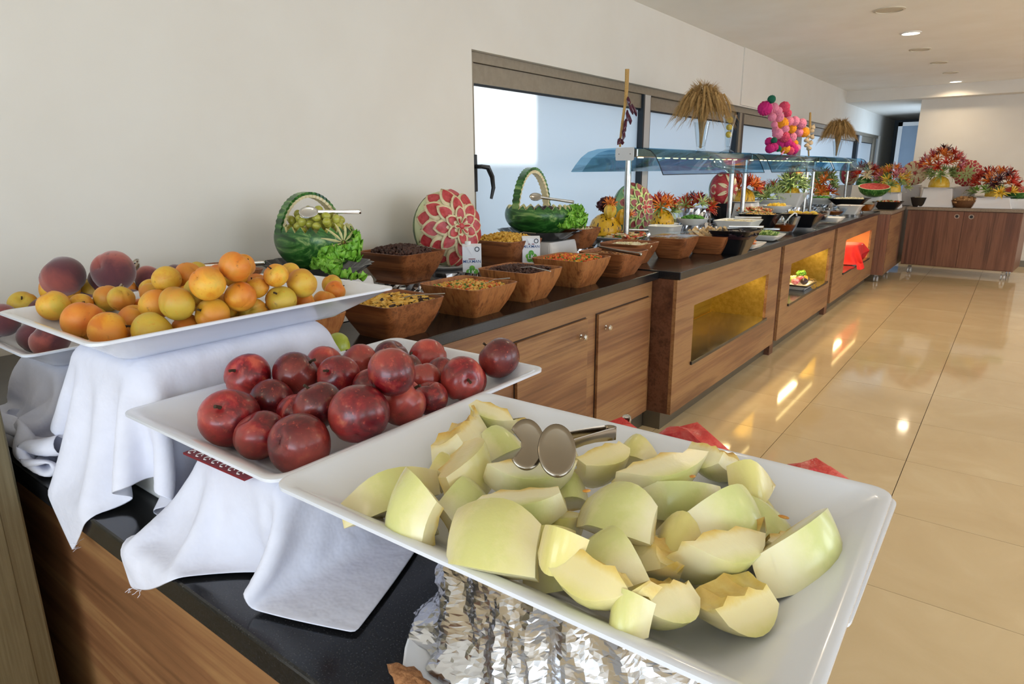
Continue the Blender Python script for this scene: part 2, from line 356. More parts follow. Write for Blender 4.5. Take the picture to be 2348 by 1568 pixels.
# ================================================================== ceiling lamps
def lamp(x, y, on, r, lab, pw=19):
    t = thing('ceiling_light', lab, 'ceiling light', (x, y, CZ), group='round recessed ceiling lights')
    MB().lathe([(r, -.0), (r, -.006), (r * .84, -.010), (r * .84, -.003)], 28, cap0=False, cap1=False).build('rim', 'white_paint' if on else 'lamp_off', t)
    MB().lathe([(0.001, -.004), (r * .84, -.004)], 28, cap0=False, cap1=False).build('lens', 'lamp_lens' if on else 'lamp_off', t)
    if on: light('lamp_glow', 'AREA', (x, y, CZ - .015), pw, (1, .80, .55), shape='DISK', size=r * 1.6, spread=R(150))
LAMP1 = 'lit round recessed ceiling light casting warm light'
for x, y in ((-.99, 2.9), (-.99, -1.4), (1.5, 2.9), (1.5, 7.24), (1.5, 11.4), (3.6, 5), (3.6, 9.4)): lamp(x, y, True, .085, LAMP1, 4 if x < 0 else (7 if y < 4 else 14))
lamp(-.99, 7.24, True, .085, 'lit round ceiling light midway along the buffet'); lamp(-.95, 11.6, True, .085, 'lit round ceiling light just before the lowered soffit', 9)
lamp(-1.0, 6.11, False, .11, 'large unlit round ceiling disc with a grey rim'); lamp(-1.03, 8.28, False, .10, 'unlit round ceiling disc following the lit lamp')
lamp(-.96, 9.43, False, .09, 'unlit round ceiling light with a pale lens'); lamp(-.93, 10.5, False, .09, 'unlit flat round ceiling disc beside the last lit lamp')
# ================================================================== near fruit display
g = N('melamine'); g.bsdf('#e2e5ee', .16, 0, None, Coat_Weight=.3)
plain('china', '#e6e7ea', .14)
def fruit_mat(name, stops, rough, rndcol, blush, bamt=.55, ns=22, **kw):
    """skin colour from noise, a blushed side that follows the fruit's own axis, and a shade of its own for each fruit"""
    g = N(name); v = g.coord('Object', (ns, ns, ns), rnd=30); nz = g.noise(v, 1.0, 4, .6, .4)
    c = g.ramp(nz, stops)
    rn = g.rnd(); c = g.mix(g.ramp(rn, [(.25, (0, 0, 0, 1)), (.9, (.8, .8, .8, 1))]), c, rndcol)
    tc = g.n('TexCoord'); sx = g.n('SeparateXYZ', {0: tc.outputs['Object']})
    q = g.n('Math', {0: sx.outputs[0], 1: 16.0}, operation='MULTIPLY'); q2 = g.n('Math', {0: q.outputs[0], 1: nz}, operation='ADD')
    q3 = g.n('Math', {0: q2.outputs[0], 1: g.n('Math', {0: rn, 1: .5}, operation='MULTIPLY').outputs[0]}, operation='SUBTRACT')
    f = g.ramp(q3.outputs[0], [(.18, (0, 0, 0, 1)), (.62, (bamt, bamt, bamt, 1))]); c = g.mix(f, c, blush)
    fine = g.noise(g.coord('Object', (240, 240, 240), rnd=30), 1, 2)
    sp = g.ramp(fine, [(.62, (0, 0, 0, 1)), (.72, (.5, .5, .5, 1))]); c = g.mix(sp, c, stops[0][1])
    fl_ = g.noise(g.coord('Object', (60, 60, 60), rnd=17), 1, 3); c = g.mix(g.ramp(fl_, [(.66, (0, 0, 0, 1)), (.74, (.55, .55, .55, 1))]), c, '#5a2a14')
    g.bsdf(c, rough, 0, (fine, .05, .002), **kw)
fruit_mat('apricot_skin', [(.34, '#cf7414'), (.46, '#e09a26'), (.56, '#e6ad38'), (.68, '#cfae3c')], .5, '#b7a23a', '#cf5f22', bamt=.6, Subsurface_Weight=.12, Subsurface_Radius=(.01, .005, .002))
fruit_mat('nectarine_skin', [(.34, '#c4523e'), (.44, '#9a1620'), (.53, '#620a16'), (.62, '#931a20'), (.72, '#c67a4c')], .34, '#400610', '#c85848', bamt=.42, ns=30, Coat_Weight=.35, Coat_Roughness=.18)
fruit_mat('peach_skin', [(.2, '#6b2f34'), (.5, '#4e2028'), (.8, '#7d3a38')], .85, '#5a2830', '#b85a48', bamt=.7, Sheen_Weight=.5)
fruit_mat('apple_skin', [(.2, '#a3b23a'), (.5, '#93a82e'), (.8, '#b4bd4c')], .3, '#9aa433', '#bcbf58', bamt=.4)
plain('stalk', '#3a2a18', .8)
def fruit_mesh(name, mat, r=1.0, squash=.94, crease=.05, dim=.16):
    def fn(th, ph):
        a = (ph + math.pi) % (2 * math.pi) - math.pi
        k = 1 - 1.5 * crease * math.exp(-(a / .13) ** 2) * math.sin(th) ** .6 + .012 * math.sin(3 * ph + 2 * th)
        return k - 1.3 * dim * math.exp(-((math.pi - th) / .30) ** 2) - .03 * math.exp(-((th) / .25) ** 2)
    b = MB().ball((0, 0, 0), (1, .97, squash), 28, 18, fn); return b
def tray_floor(x, y, cx, cy, w, d, h=.058):
    dx = max(0, abs(x - cx) - (w - .17) / 2) / .085; dy = max(0, abs(y - cy) - (d - .15) / 2) / .075
    return .0065 + (h - .008) * max(dx, dy)
TR = {}
def fruit_set(name, mat, label, cat, group, spots, floor, box, dr, lay, crease=.05, squash=.95, stems=0.3, tr=None, rmin=.02, rmax=.05, grow=1.0, special={}):
    """spots: (px, py, diameter px, layer). Layer gives the height above the tray floor, the pixel then fixes where the fruit lies"""
    P = []
    for (px, py, d, L) in spots:
        d *= grow; z = floor + dr + L * lay; p = atz(px, py, z); r = min(max(msize(p, d) / 2, rmin), rmax); z = floor + r + L * lay; p = atz(px, py, z)
        P.append([p.x, p.y, p.z, r])
    P = np.array(P); n = len(P)
    for _ in range(60):                                   # let the fruits push each other apart and stay inside the tray
        D = P[:, None, :3] - P[None, :, :3]; d = np.linalg.norm(D, axis=2) + 1e-9; rs = (P[:, None, 3] + P[None, :, 3]) * .97
        pen = np.clip(rs - d, 0, None); np.fill_diagonal(pen, 0)
        P[:, :3] += ((D / d[..., None]) * pen[..., None] * .25).sum(1)
        for a in (0, 1): P[:, a] = np.clip(P[:, a], box[a][0] + P[:, 3] * .75, box[a][1] - P[:, 3] * .75)
        for q in P:
            tf = tray_floor(q[0], q[1], *tr) if tr else .006; q[2] = max(q[2], floor - .006 + tf + q[3] * (1.2 if tf > .01 else 1.0))
    R0 = .03
    meshes = []
    for k in range(3):
        b = fruit_mesh(name, mat, crease=crease * (.6 + .5 * k), squash=squash - .03 * k); b.v = [(x * R0, y * R0, z * R0) for x, y, z in b.v]; meshes.append(b.mesh(name, mat, True, 80))
    st = MB().tube([(0, 0, R0 * .72), (.001, 0, R0 * .86), (.003, .001, R0 * .98)], [.0022, .0016, .002], 6).mesh('stalk', 'stalk')
    rg = random.Random(len(name) * 31 + n)
    for i, (x, y, z, r) in enumerate(P):
        o = inst(name, meshes[i % 3], None, (x, y, z), (rg.uniform(-1.2, 1.2), rg.uniform(-1.2, 1.2), rg.uniform(0, 6.28)), r / R0)
        tag(o, special.get(i, label), cat, group)
        if rg.random() < stems: inst('stalk', st, o)
    return P
def tray(label, cx, cy, w, d, z, h=.058, base=.66, name='serving_tray', mat='melamine', rz=0, r=.022):
    """deep rectangular tray with flared sides; z is the rim height"""
    t = thing(name, label, 'tray', (cx, cy, z - h), rz); e = .0045; bw, bd = w - .17, d - .15
    rs = [rrz(bw - .02, bd - .02, .02, 0), rrz(bw, bd, .025, .002), rrz(bw + .02, bd + .02, .028, .009), rrz(w - .014, d - .014, r, h - .007), rrz(w, d, r, h - .005), rrz(w, d, r, h - .001), rrz(w - .006, d - .006, r, h),
          rrz(w - .024, d - .024, r, h - .002), rrz(bw + .012, bd + .012, .028, .012), rrz(bw - .012, bd - .012, .024, .0065)]
    MB().rings(rs).build('tray_body', mat, t, ang=30)
    return t
TZ_A, TZ_N, TZ_M, TZ_P, TZ_W = 1.205, 1.095, 1.108, 1.10, 1.0
tray('white tray heaped with orange apricots on a cloth covered stand', -1.177, .62, .392, .565, TZ_A)
tray('white tray of dark red nectarines beside the melon tray', -.812, .64, .385, .545, TZ_N)
tray('white tray of peeled melon pieces on a foil wrapped stand', -.328, .54, .545, .368, TZ_M, rz=R(.8))
tray('white tray of maroon peaches partly behind the apricot tray', -1.645, .66, .39, .55, TZ_P)
tray('white tray of watermelon slices tucked under the melon tray', -.345, .785, .55, .33, TZ_W, h=.05)
# ---- fruit
AP = [(133, 735, 70, 0), (193, 752, 90, 0), (172, 697, 48, .7), (237, 700, 62, .4), (288, 690, 60, 1), (268, 772, 92, -.2), (310, 733, 72, .2), (257, 742, 52, 0), (358, 697, 74, 1), (355, 768, 88, -.2), (318, 705, 56, .6), (333, 663, 52, 1), (347, 672, 52, 1),
      (387, 645, 66, 2), (408, 722, 80, .7), (432, 634, 66, 2), (432, 680, 66, 1.2), (478, 697, 72, 1), (497, 655, 80, 2), (480, 737, 78, .2), (452, 622, 44, 2), (548, 612, 56, 2), (555, 642, 62, 2), (612, 637, 78, 2.5), (530, 712, 60, .6), (557, 688, 72, 1.2), (577, 716, 64, .4),
      (645, 693, 72, .8), (668, 630, 48, 2), (672, 662, 60, 1.7), (725, 660, 70, 1.4), (602, 682, 50, 1.2), (697, 692, 54, .5), (768, 668, 50, .6), (772, 655, 48, .6), (745, 690, 56, .2), (500, 630, 50, 2), (524, 620, 46, 2), (695, 640, 46, 1.2), (540, 735, 60, 0), (430, 760, 70, -.1), (220, 735, 60, 0), (620, 720, 56, 0), (400, 690, 60, .6), (590, 655, 56, 1.6)]
fruit_set('apricot', 'apricot_skin', 'ripe orange yellow apricot heaped in the white tray', 'apricot', 'apricots in the white tray', AP, TZ_A - .052, ((-1.345, -1.01), (.37, .875)), .027, .036, .05, .96, .35, (-1.177, .62, .392, .565), special={23: 'apricot perched highest on the apricot heap'})
NE = [(540, 958, 122, 0), (550, 893, 94, 0), (590, 995, 108, 0), (689, 1018, 130, 0), (640, 915, 94, .3), (678, 872, 102, .5), (670, 942, 88, .2), (752, 938, 106, .7), (757, 848, 82, .2), (790, 874, 92, .6), (825, 834, 78, .2), (822, 892, 76, .6), (825, 992, 124, 0), (918, 955, 108, 0),
      (833, 922, 80, .3), (910, 890, 102, 1.2), (888, 820, 76, .2), (886, 842, 72, .4), (928, 845, 76, .7), (980, 822, 84, .2), (983, 873, 76, .6), (990, 925, 76, .1), (1018, 855, 74, .2), (1048, 900, 94, 0), (1075, 873, 78, .1), (1143, 857, 88, 0)]
fruit_set('nectarine', 'nectarine_skin', 'glossy dark red nectarine lying in the white tray', 'nectarine', 'nectarines in the white tray', NE, TZ_N - .052, ((-.985, -.64), (.385, .90)), .034, .045, .04, .95, .45, (-.812, .64, .385, .545), grow=1.1, special={25: 'dark red nectarine lying apart at the tray end by the cabinet doors', 15: 'nectarine resting on top of the other nectarines'})
PE = [(245, 645, 100, 1.7), (120, 676, 96, .7), (72, 686, 74, .7), (192, 678, 74, .8), (332, 668, 64, 1), (318, 640, 62, 1.3), (15, 768, 76, .2), (52, 772, 76, .1), (110, 778, 88, 0), (-22, 760, 80, .2), (200, 720, 80, .1), (290, 692, 70, .4)]
fruit_set('peach', 'peach_skin', 'fuzzy maroon peach piled in the tray behind the apricots', 'peach', 'peaches in the rear tray', PE, TZ_P - .052, ((-1.81, -1.48), (.40, .92)), .034, .048, .05, .93, .1, (-1.645, .66, .39, .55))
PA = [(40, 694, 60, 1.3), (135, 657, 78, 1.5), (184, 664, 62, 1.5), (196, 640, 50, 1.5), (288, 648, 40, 1.5)]
fruit_set('apricot', 'apricot_skin', 'orange apricot lying among the maroon peaches', 'apricot', 'apricots among the peaches', PA, TZ_P - .052, ((-1.82, -1.46), (.40, .92)), .028, .048, .05, .96, .1, (-1.645, .66, .39, .55))
GA = [(688, 803, 78, 0), (737, 792, 58, .1), (756, 799, 64, 0), (790, 793, 50, 0), (668, 818, 56, 0), (662, 797, 48, 0), (715, 812, 60, 0)]
fruit_set('green_apple', 'apple_skin', 'green apple between the apricot and nectarine trays', 'apple', 'green apples on the low tray', GA, .945, ((-1.60, -1.25), (.80, 1.08)), .036, .04, .0, .92, .3)
tray('low white tray of green apples behind the nectarines', -1.425, .93, .36, .32, .965, h=.045)
# ---- peeled melon pieces
g = N('melon_flesh'); tc = g.n('TexCoord'); sp = g.n('SeparateXYZ', {0: tc.outputs['Object']})
zz = g.n('Math', {0: sp.outputs[2], 1: .078}, operation='ADD').outputs[0]
rad = g.n('Math', {0: g.n('Math', {0: zz, 1: zz}, operation='MULTIPLY').outputs[0], 1: g.n('Math', {0: sp.outputs[1], 1: sp.outputs[1]}, operation='MULTIPLY').outputs[0]}, operation='ADD').outputs[0]
rad = g.n('Math', {0: rad, 1: .5}, operation='POWER').outputs[0]
nz = g.noise(g.coord('Object', (60, 60, 60), rnd=20), 1, 4, .6)
rad2 = g.n('Math', {0: rad, 1: g.n('Math', {0: nz, 1: .012}, operation='MULTIPLY').outputs[0]}, operation='ADD').outputs[0]
c = g.ramp(g.n('MapRange', {0: rad2, 1: .054, 2: .108}).outputs[0], [(.10, '#c99a45'), (.20, '#dfc274'), (.34, '#ece2b8'), (.66, '#ebe5c0'), (.86, '#dedca2'), (.97, '#ced28c')])
c = g.mix(g.ramp(g.rnd(), [(.2, (0, 0, 0, 1)), (1, (.6, .6, .6, 1))]), c, '#e6cd78')
g.bsdf(c, .24, 0, (nz, .12, .003), Subsurface_Weight=.25, Subsurface_Radius=(.012, .010, .004), Subsurface_Scale=.6)
def melon_piece(kind, rg):
    """a lengthwise slice of a peeled melon: gently curved outer side, flat radial cuts, hollow inner side, cut ends"""
    Ro, Ri = .102, .056; half = {0: R(15), 1: R(20), 2: R(25)}[kind]; L = .125; ns = 9; rs = []
    a0, a1 = {0: (-.5, .5), 1: (-.42, .58), 2: (-.45, .45)}[kind]; sk0, sk1 = rg.uniform(-.012, .012), rg.uniform(-.012, .012); sl0, sl1 = rg.uniform(-.012, .012), rg.uniform(-.012, .012)
    for i in range(ns):
        s = a0 + (a1 - a0) * i / (ns - 1); bow = .020 * (s / .5) ** 2; ro = Ro - bow * 1.3; ri = Ri + bow * .35 + .003 * math.sin(i * 2.1)
        if kind == 1: ro -= .020 * max(0, s / .58) ** 2
        hw = half * (1 - (.75 if kind == 1 else .2) * max(0, s / .58) ** 2); ring = []
        f = abs(i / (ns - 1) * 2 - 1) ** 1.2; e, q = (sk0, sl0) if i < ns // 2 else (sk1, sl1)
        for j in range(7): t = -hw + 2 * hw * j / 6; ring.append((s * L + f * (e * (j / 3 - 1) + q), ro * math.sin(t), ro * math.cos(t) - .078))
        for j in range(5): t = hw - 2 * hw * j / 4; ring.append((s * L + f * (e * (1 - j / 2) - q), ri * math.sin(t), ri * math.cos(t) - .078 + rg.uniform(-.002, .002)))
        rs.append(ring)
    return MB().rings(rs).mesh('melon_piece', 'melon_flesh', True, 30)
rg = random.Random(5); MP = [melon_piece(k % 3, rg) for k in range(9)]
# (x1, y1, x2, y2, layer, roll, kind): the ends of each piece's long axis
ML = [(790, 1168, 1000, 1105, .3, 35, 0), (850, 1150, 935, 1235, .5, 60, 2), (952, 1150, 972, 1238, .2, 180, 0), (1022, 1050, 1100, 975, .6, 150, 1), (1080, 955, 1185, 980, .3, 120, 1), (1040, 1140, 1108, 1022, 1.2, 80, 0), (1100, 1035, 1200, 1005, .5, 20, 1),
      (1112, 1102, 1325, 1096, 1.4, 115, 0), (1092, 1168, 1302, 1165, 1.5, 105, 0), (1020, 1195, 1112, 1115, .8, 50, 1), (960, 1235, 1205, 1310, .9, 25, 2), (1180, 1252, 1332, 1250, .5, 60, 0), (1205, 1325, 1362, 1300, .2, 40, 0), (1228, 1335, 1430, 1425, .9, 140, 1),
      (1318, 1222, 1462, 1345, 1.4, 30, 1), (1325, 1140, 1515, 1212, 1.6, 20, 2), (1325, 1092, 1442, 1050, 1.2, 130, 2), (1400, 1030, 1505, 1048, .6, 10, 1), (1422, 1118, 1608, 1072, 1.4, 110, 0), (1598, 1050, 1682, 1085, .7, 150, 2), (1450, 1142, 1668, 1146, .9, 70, 0),
      (1660, 1108, 1775, 1112, .2, 60, 1), (1585, 1238, 1748, 1142, 1.1, 45, 0), (1480, 1222, 1640, 1262, .8, 30, 1), (1668, 1232, 1812, 1172, .5, 20, 1), (1772, 1335, 1922, 1188, .5, 60, 0), (1548, 1315, 1752, 1248, .8, 130, 1), (1478, 1238, 1532, 1335, .5, 160, 1), (1440, 1425, 1582, 1360, .4, 150, 2), (1600, 1420, 1762, 1370, .3, 165, 2),
      (1500, 1190, 1630, 1198, .1, 60, 0), (1230, 1208, 1340, 1215, .3, 90, 0), (1260, 1130, 1350, 1128, .6, 20, 0), (1120, 1330, 1230, 1360, .0, 70, 0), (1590, 1330, 1690, 1320, .0, 40, 0), (1000, 1100, 1050, 1060, .2, 30, 0), (1380, 1400, 1480, 1440, 0, 60, 0), (1240, 1060, 1330, 1040, .3, 30, 0), (1380, 1330, 1480, 1300, .2, 100, 0), (1690, 1170, 1760, 1150, .1, 20, 0), (1760, 1290, 1830, 1250, 0, 120, 0), (1140, 1240, 1200, 1225, .4, 150, 0)]
fz = TZ_M - .051
for i, (x1, y1, x2, y2, L, roll, k) in enumerate(ML):
    z = fz + .022 + L * .026
    for _ in range(4):
        a = atz(x1, y1, z); e = atz(x2, y2, z); m_ = (a + e) / 2
        z = max(z, fz - .0065 + tray_floor(m_.x, m_.y, -.328, .54, .545, .368) + .020)
    a = atz(x1, y1, z); e = atz(x2, y2, z); m_ = (a + e) / 2; sh = Vector((min(max(m_.x, -.575), -.09), min(max(m_.y, .388), .68), m_.z)) - m_; a += sh; e += sh; dv = e - a; ln = dv.length; sc = max(.72, min(.98, ln / .125)); ln *= .92
    o = inst('melon_piece', MP[k + 3 * (i % 3)], None, (a + e) / 2, (0, 0, 0), (ln / .125, sc, sc))
    m = Matrix.Rotation(math.atan2(dv.y, dv.x), 4, 'Z') @ Matrix.Rotation(rg.uniform(-.15, .15), 4, 'Y') @ Matrix.Rotation(R(roll), 4, 'X')
    o.rotation_euler = m.to_euler()
    tag(o, {7: 'crescent melon piece lying right under the tong heads', 10: 'widest melon piece, rounded side up, by the rim above the foil', 25: 'melon piece leaning on its edge at the tray end, apart from the pile'}.get(i, 'peeled pale green melon piece piled in the white tray'), 'melon piece', 'melon pieces in the white tray')
plain('seed', '#c07a26', .35, var='#d39a44', scale=200)
sm = MB().ball((0, 0, 0), (.0055, .0028, .0013), 10, 6).mesh('melon_seed', 'seed')
for x, y, z, a in ((1878, 1287, .012, 20), (1855, 1275, .012, 50), (1942, 1286, .03, 10), (1696, 1538, .004, 30), (1345, 1125, .085, 80), (1588, 1092, .075, 90), (1797, 1185, .055, 30)):
    o = inst('melon_seed', sm, None, atz(x, y, fz + z), (0, .2, R(a))); tag(o, 'loose orange melon seed in the melon tray', 'seed', 'loose melon seeds')
# ---- watermelon slices
g = N('melon_red'); nz = g.noise(g.coord('Object', (35, 35, 35), rnd=9), 1, 5, .65); g.bsdf(g.ramp(nz, [(.3, '#b3242a'), (.5, '#d4443e'), (.75, '#e67a68')]), .25, 0, (nz, .6, .006), Subsurface_Weight=.15, Subsurface_Radius=(.01, .003, .002))
plain('black_seed', '#15100d', .3)
plain('rind_white', '#dfe6b4', .45, var='#cfdca0', scale=20)
def wm_slice(x, y, z, rz, s, lab, tilt=0):
    t = thing('watermelon_slice', lab, 'watermelon slice', (x, y, z), rz, 'watermelon slices'); 
    rs = []; n = 12
    for q in range(4):
        yy = (-.5 + q / 3) * .03; ring = [( -.055 * s, yy, 0)]
        for j in range(n + 1):
            a = math.pi * j / n; k = 1 + .05 * math.sin(9 * a + q * 2)
            ring.append((-.055 * s * math.cos(a), yy + .004 * math.sin(5 * a), .062 * s * math.sin(a) * k + .004))
        ring.append((.055 * s, yy, 0)); rs.append(ring)
    m = MB().rings(rs); m.xf(Matrix.Rotation(R(tilt), 4, 'X')); f = m.build('flesh', 'melon_red', t)
    for k in range(5):
        MB().ball(((-.05 + k * .025) * s, -.017, .022 + .012 * (k % 2)), (.003, .002, .005), 8, 5).xf(Matrix.Rotation(R(tilt), 4, 'X')).build('seed', 'black_seed', f)
wz = TZ_W - .038
wm_slice(-.45, .875, wz, .1, 1.3, 'red watermelon slice beside the steel tong handle', 12); wm_slice(-.335, .885, wz, -.12, 1.5, 'red watermelon slice with black seeds behind the melon tray', 6); wm_slice(-.165, .885, wz + .002, .2, 1.25, 'small pink watermelon slice alone by the tray corner', 3)
wm_slice(-.49, .80, wz, .5, .8, 'red watermelon slice mostly hidden under the melon tray', 14)
# ---- tongs: two sprung arms with spoon heads
def arm(b, p, q, wdt, mid=0):
    p = Vector(p); q = Vector(q); side = (q - p).cross(Vector((0, 0, 1))).normalized()
    pts = [p.lerp(q, t) + Vector((0, 0, mid * math.sin(math.pi * t))) for t in (0, .2, .4, .6, .8, 1)]
    b.tube(pts, [wdt * k for k in (.8, .75, .7, .75, .9, 1)], 8, True, .16, up=side)
def spring_strip(tail, d, half, wdt):
    d = Vector(d).normalized(); side = d.cross(Vector((0, 0, 1))).normalized(); P = []
    for k in range(9):
        a = math.pi * k / 8; c = Vector(tail) + side * (half * math.cos(a)) + d * (half * 1.4 * math.sin(a)); P.append([c - Vector((0, 0, wdt)), c + Vector((0, 0, wdt))])
    return MB().grid(P)
def spoon(c, rx, ry, normal, slot=False, depth_=.006, th=.0016):
    """oval head, dished; slot cuts a notch from one side"""
    nrm = Vector(normal).normalized(); u = Vector((0, 0, 1)).cross(nrm).normalized(); w_ = nrm.cross(u); b = MB(); n = 40; rs = []
    for k in range(6):
        r = k / 5
        ring = []
        for j in range(n):
            a = 2 * math.pi * j / n; rr_ = r
            if slot and abs((a - math.pi + math.pi) % (2 * math.pi) - math.pi) < .5: rr_ = r * .3
            ring.append(Vector(c) + u * (rx * rr_ * math.cos(a)) + w_ * (ry * rr_ * math.sin(a)) - nrm * (depth_ * (1 - rr_ * rr_)))
        rs.append(ring)
    return b.rings(rs, False, False)
def tongs(label, head, tail, sp=.03, hr=(.026, .034), normal=(0, 0, 1), rise=.012, mat='steel', name='serving_tongs', bend=0):
    head = Vector(head); tail = Vector(tail); d = (tail - head).normalized(); t = thing(name, label, 'tongs', head)
    side = d.cross(Vector((0, 0, 1))).normalized()
    for s in (-1, 1):
        b = MB(); p = side * (s * sp * .5) + Vector((0, 0, (rise if s > 0 else 0))); q = (tail - head) + side * (s * .006) + Vector((0, 0, 0))
        arm(b, p + d * hr[0] * .8, q, .0085, bend); a = b.build('arm', mat, t)
        spoon(p, hr[0], hr[1], normal, slot=(s < 0)).build('spoon_head', mat, a, thick=.0018)
    spring_strip(tail - head, d, .0065, .008).build('spring_bend', mat, t, thick=.0016)
    return t
tc_ = Vector((.42, -.55, .50))
h1 = atz(1207, 1018, fz + .104); h2 = atz(1277, 1032, fz + .108); tl = atz(1398, 992, fz + .085); td = (tl - h2).normalized(); ts = td.cross(Vector((0, 0, 1))).normalized() * .0062
t = thing('serving_tongs', 'steel salad tongs resting on the peeled melon pieces', 'tongs', h2)
for k, (hh, off) in enumerate(((h1, -1), (h2, 1))):
    b = MB(); arm(b, (hh - h2) + (tl - hh).normalized() * .012, (tl - h2) + ts * off, .0075, .002); a = b.build('arm', 'dark_steel', t)
    spoon(hh - h2, .0185, .0265, tc_, slot=(k == 0), depth_=.004).build('spoon_head', 'dark_steel', a, thick=.002)
spring_strip(tl - h2, td, .0062, .0075).build('spring_bend', 'dark_steel', t, thick=.0016)
tongs('steel tongs lying in the watermelon tray behind the melon', (-.40, .74, wz + .03), atz(1436, 968, wz + .075), sp=.02)
tongs('steel tongs stuck among the maroon peaches', (-1.63, .60, TZ_P + .03), atx(312, 606, -1.70), sp=.02)
# ---- stands and draped cloths (a small cloth solver drops each sheet over the stands and the counter edge)
plain('linen', '#dedfec', .9, var='#d9dae7', scale=26, bump=.35)
plain('linen_warm', '#d9d5d2', .9)
def stand(x0, x1, y0, y1, z1, lab, mat='white_paint'):
    o = MB().box(x0 + .016, x1 - .016, y0 + .016, y1 - .016, .901, z1 - .006).build('display_stand', mat, bevel=.012); tag(o, lab, 'stand'); return o
BOX = [(-2.39, -.16, .335, 1.10, .3, .90), (-1.29, -1.04, .41, .78, .9, TZ_A - .061), (-.92, -.70, .43, .82, .9, TZ_N - .061), (-1.76, -1.53, .46, .84, .9, TZ_P - .061)]
stand(*BOX[1][:4], BOX[1][5] - .004, 'white block hidden under cloth below the apricot tray'); stand(*BOX[2][:4], BOX[2][5] - .004, 'white block hidden under cloth below the nectarine tray'); stand(*BOX[3][:4], BOX[3][5] - .004, 'white block hidden under cloth below the peach tray')
def drape(name, label, c, size, ang, z, boxes, n=44, steps=420, seed=1, fric=.12, squeeze=.94, mat='linen'):
    rs_ = np.random.RandomState(seed); u = np.linspace(-.5, .5, n); A, B = np.meshgrid(u * size[0], u * size[1], indexing='ij')
    ca, sa = math.cos(ang), math.sin(ang); P = np.stack([c[0] + (A * ca - B * sa) * squeeze, c[1] + (A * sa + B * ca) * squeeze, z + .010 + .010 * np.sin(A * 38 + seed) * np.sin(B * 31 + seed) + rs_.rand(n, n) * .002], -1)
    V = np.zeros_like(P); hx, hy = size[0] / (n - 1), size[1] / (n - 1); dg = math.hypot(hx, hy); dt = 1 / 140; bx_ = np.array(boxes); eps = .006
    def con(i0, i1, L, k):
        a = P[i0]; b = P[i1]; d = b - a; l = np.linalg.norm(d, axis=-1, keepdims=True) + 1e-9; q = d * (.5 * k * (l - L) / l); P[i0] += q; P[i1] -= q
    sl = slice
    for st in range(steps):
        V[..., 2] -= 9.8 * dt; V *= .992; O = P.copy(); P += V * dt
        for it in range(11):
            for o in (0, 1):
                m = ((n - o) // 2) * 2
                con((sl(o, o + m - 1, 2),), (sl(o + 1, o + m, 2),), hx, 1); con((sl(None), sl(o, o + m - 1, 2)), (sl(None), sl(o + 1, o + m, 2)), hy, 1)
            if it % 2 == 0:
                for o in (0, 1):
                    m = ((n - o) // 2) * 2
                    con((sl(o, o + m - 1, 2), sl(0, -1)), (sl(o + 1, o + m, 2), sl(1, None)), dg, .4); con((sl(o, o + m - 1, 2), sl(1, None)), (sl(o + 1, o + m, 2), sl(0, -1)), dg, .4)
                con((sl(0, -2),), (sl(2, None),), 2 * hx, .06); con((sl(None), sl(0, -2)), (sl(None), sl(2, None)), 2 * hy, .06)
            if it in (5, 10):
                for (x0, x1, y0, y1, z0, z1) in bx_:
                    ins = (P[..., 0] > x0 - eps) & (P[..., 0] < x1 + eps) & (P[..., 1] > y0 - eps) & (P[..., 1] < y1 + eps) & (P[..., 2] > z0) & (P[..., 2] < z1 + eps)
                    if not ins.any(): continue
                    q = P[ins]; D = np.stack([q[:, 0] - x0 + eps, x1 + eps - q[:, 0], q[:, 1] - y0 + eps, y1 + eps - q[:, 1], z1 + eps - q[:, 2]], -1)
                    if z1 - z0 > .5: D[:, [0, 1, 3]] = 9
                    w_ = D.argmin(-1); old = O[ins]
                    tang = (q - old) * fric; q = q - tang                      # friction
                    for ax, k, val in ((0, 0, x0 - eps), (0, 1, x1 + eps), (1, 2, y0 - eps), (1, 3, y1 + eps), (2, 4, z1 + eps)):
                        s_ = w_ == k; q[s_, ax] = val
                    P[ins] = q
        V = (P - O) / dt; sp = np.linalg.norm(V, axis=-1, keepdims=True); V *= np.minimum(1, 2.0 / (sp + 1e-9))
    b = MB().grid([[tuple(P[i, j]) for j in range(n)] for i in range(n)])
    o = b.build(name, mat, thick=.0016, sub=1, ang=180); tag(o, label, 'cloth'); return o, P
def frays(o, P, corner, seed, k=6):
    rg = random.Random(seed); n = P.shape[0]; i0, j0 = corner; c0 = Vector(P[i0, j0]); inw = (Vector(P[n // 2, n // 2]) - c0)
    b = MB()
    for q in range(k):
        ii = min(max(i0 + rg.choice((0, 1, 2, 3)) * (1 if i0 == 0 else -1), 0), n - 1); p = Vector(P[ii, j0]); d = Vector((rg.uniform(-1, 1), rg.uniform(-1, 1), rg.uniform(-.5, .2))) * .012
        b.tube([p, p + d * .6 + Vector((0, 0, .002)), p + d + Vector((rg.uniform(-.004, .004),) * 3), p + d * 1.4], .0004, 4)
    b.build('loose_thread', 'linen', o)
cl1, P1 = drape('draped_cloth', 'white linen cloth draped under the apricot tray with a frayed corner', (-1.13, .60), (.74, .72), R(38), TZ_A - .04, BOX[:3], seed=2)
frays(cl1, P1, (0, 0), 4)
cl2, P2 = drape('draped_cloth', 'white linen cloth under the nectarines hanging over the counter edge', (-.835, .60), (.58, .64), R(22), TZ_N - .04, BOX[:3], seed=5)
frays(cl2, P2, (0, 0), 9)
cl3, P3 = drape('draped_cloth', 'crumpled white linen cloth below the peach tray by the metal cabinet', (-1.47, .55), (.80, .74), R(30), TZ_P - .04, BOX + [(-2.36, -1.296, -.4, .305, 0, 1.075)], seed=8, squeeze=.88, fric=.22)
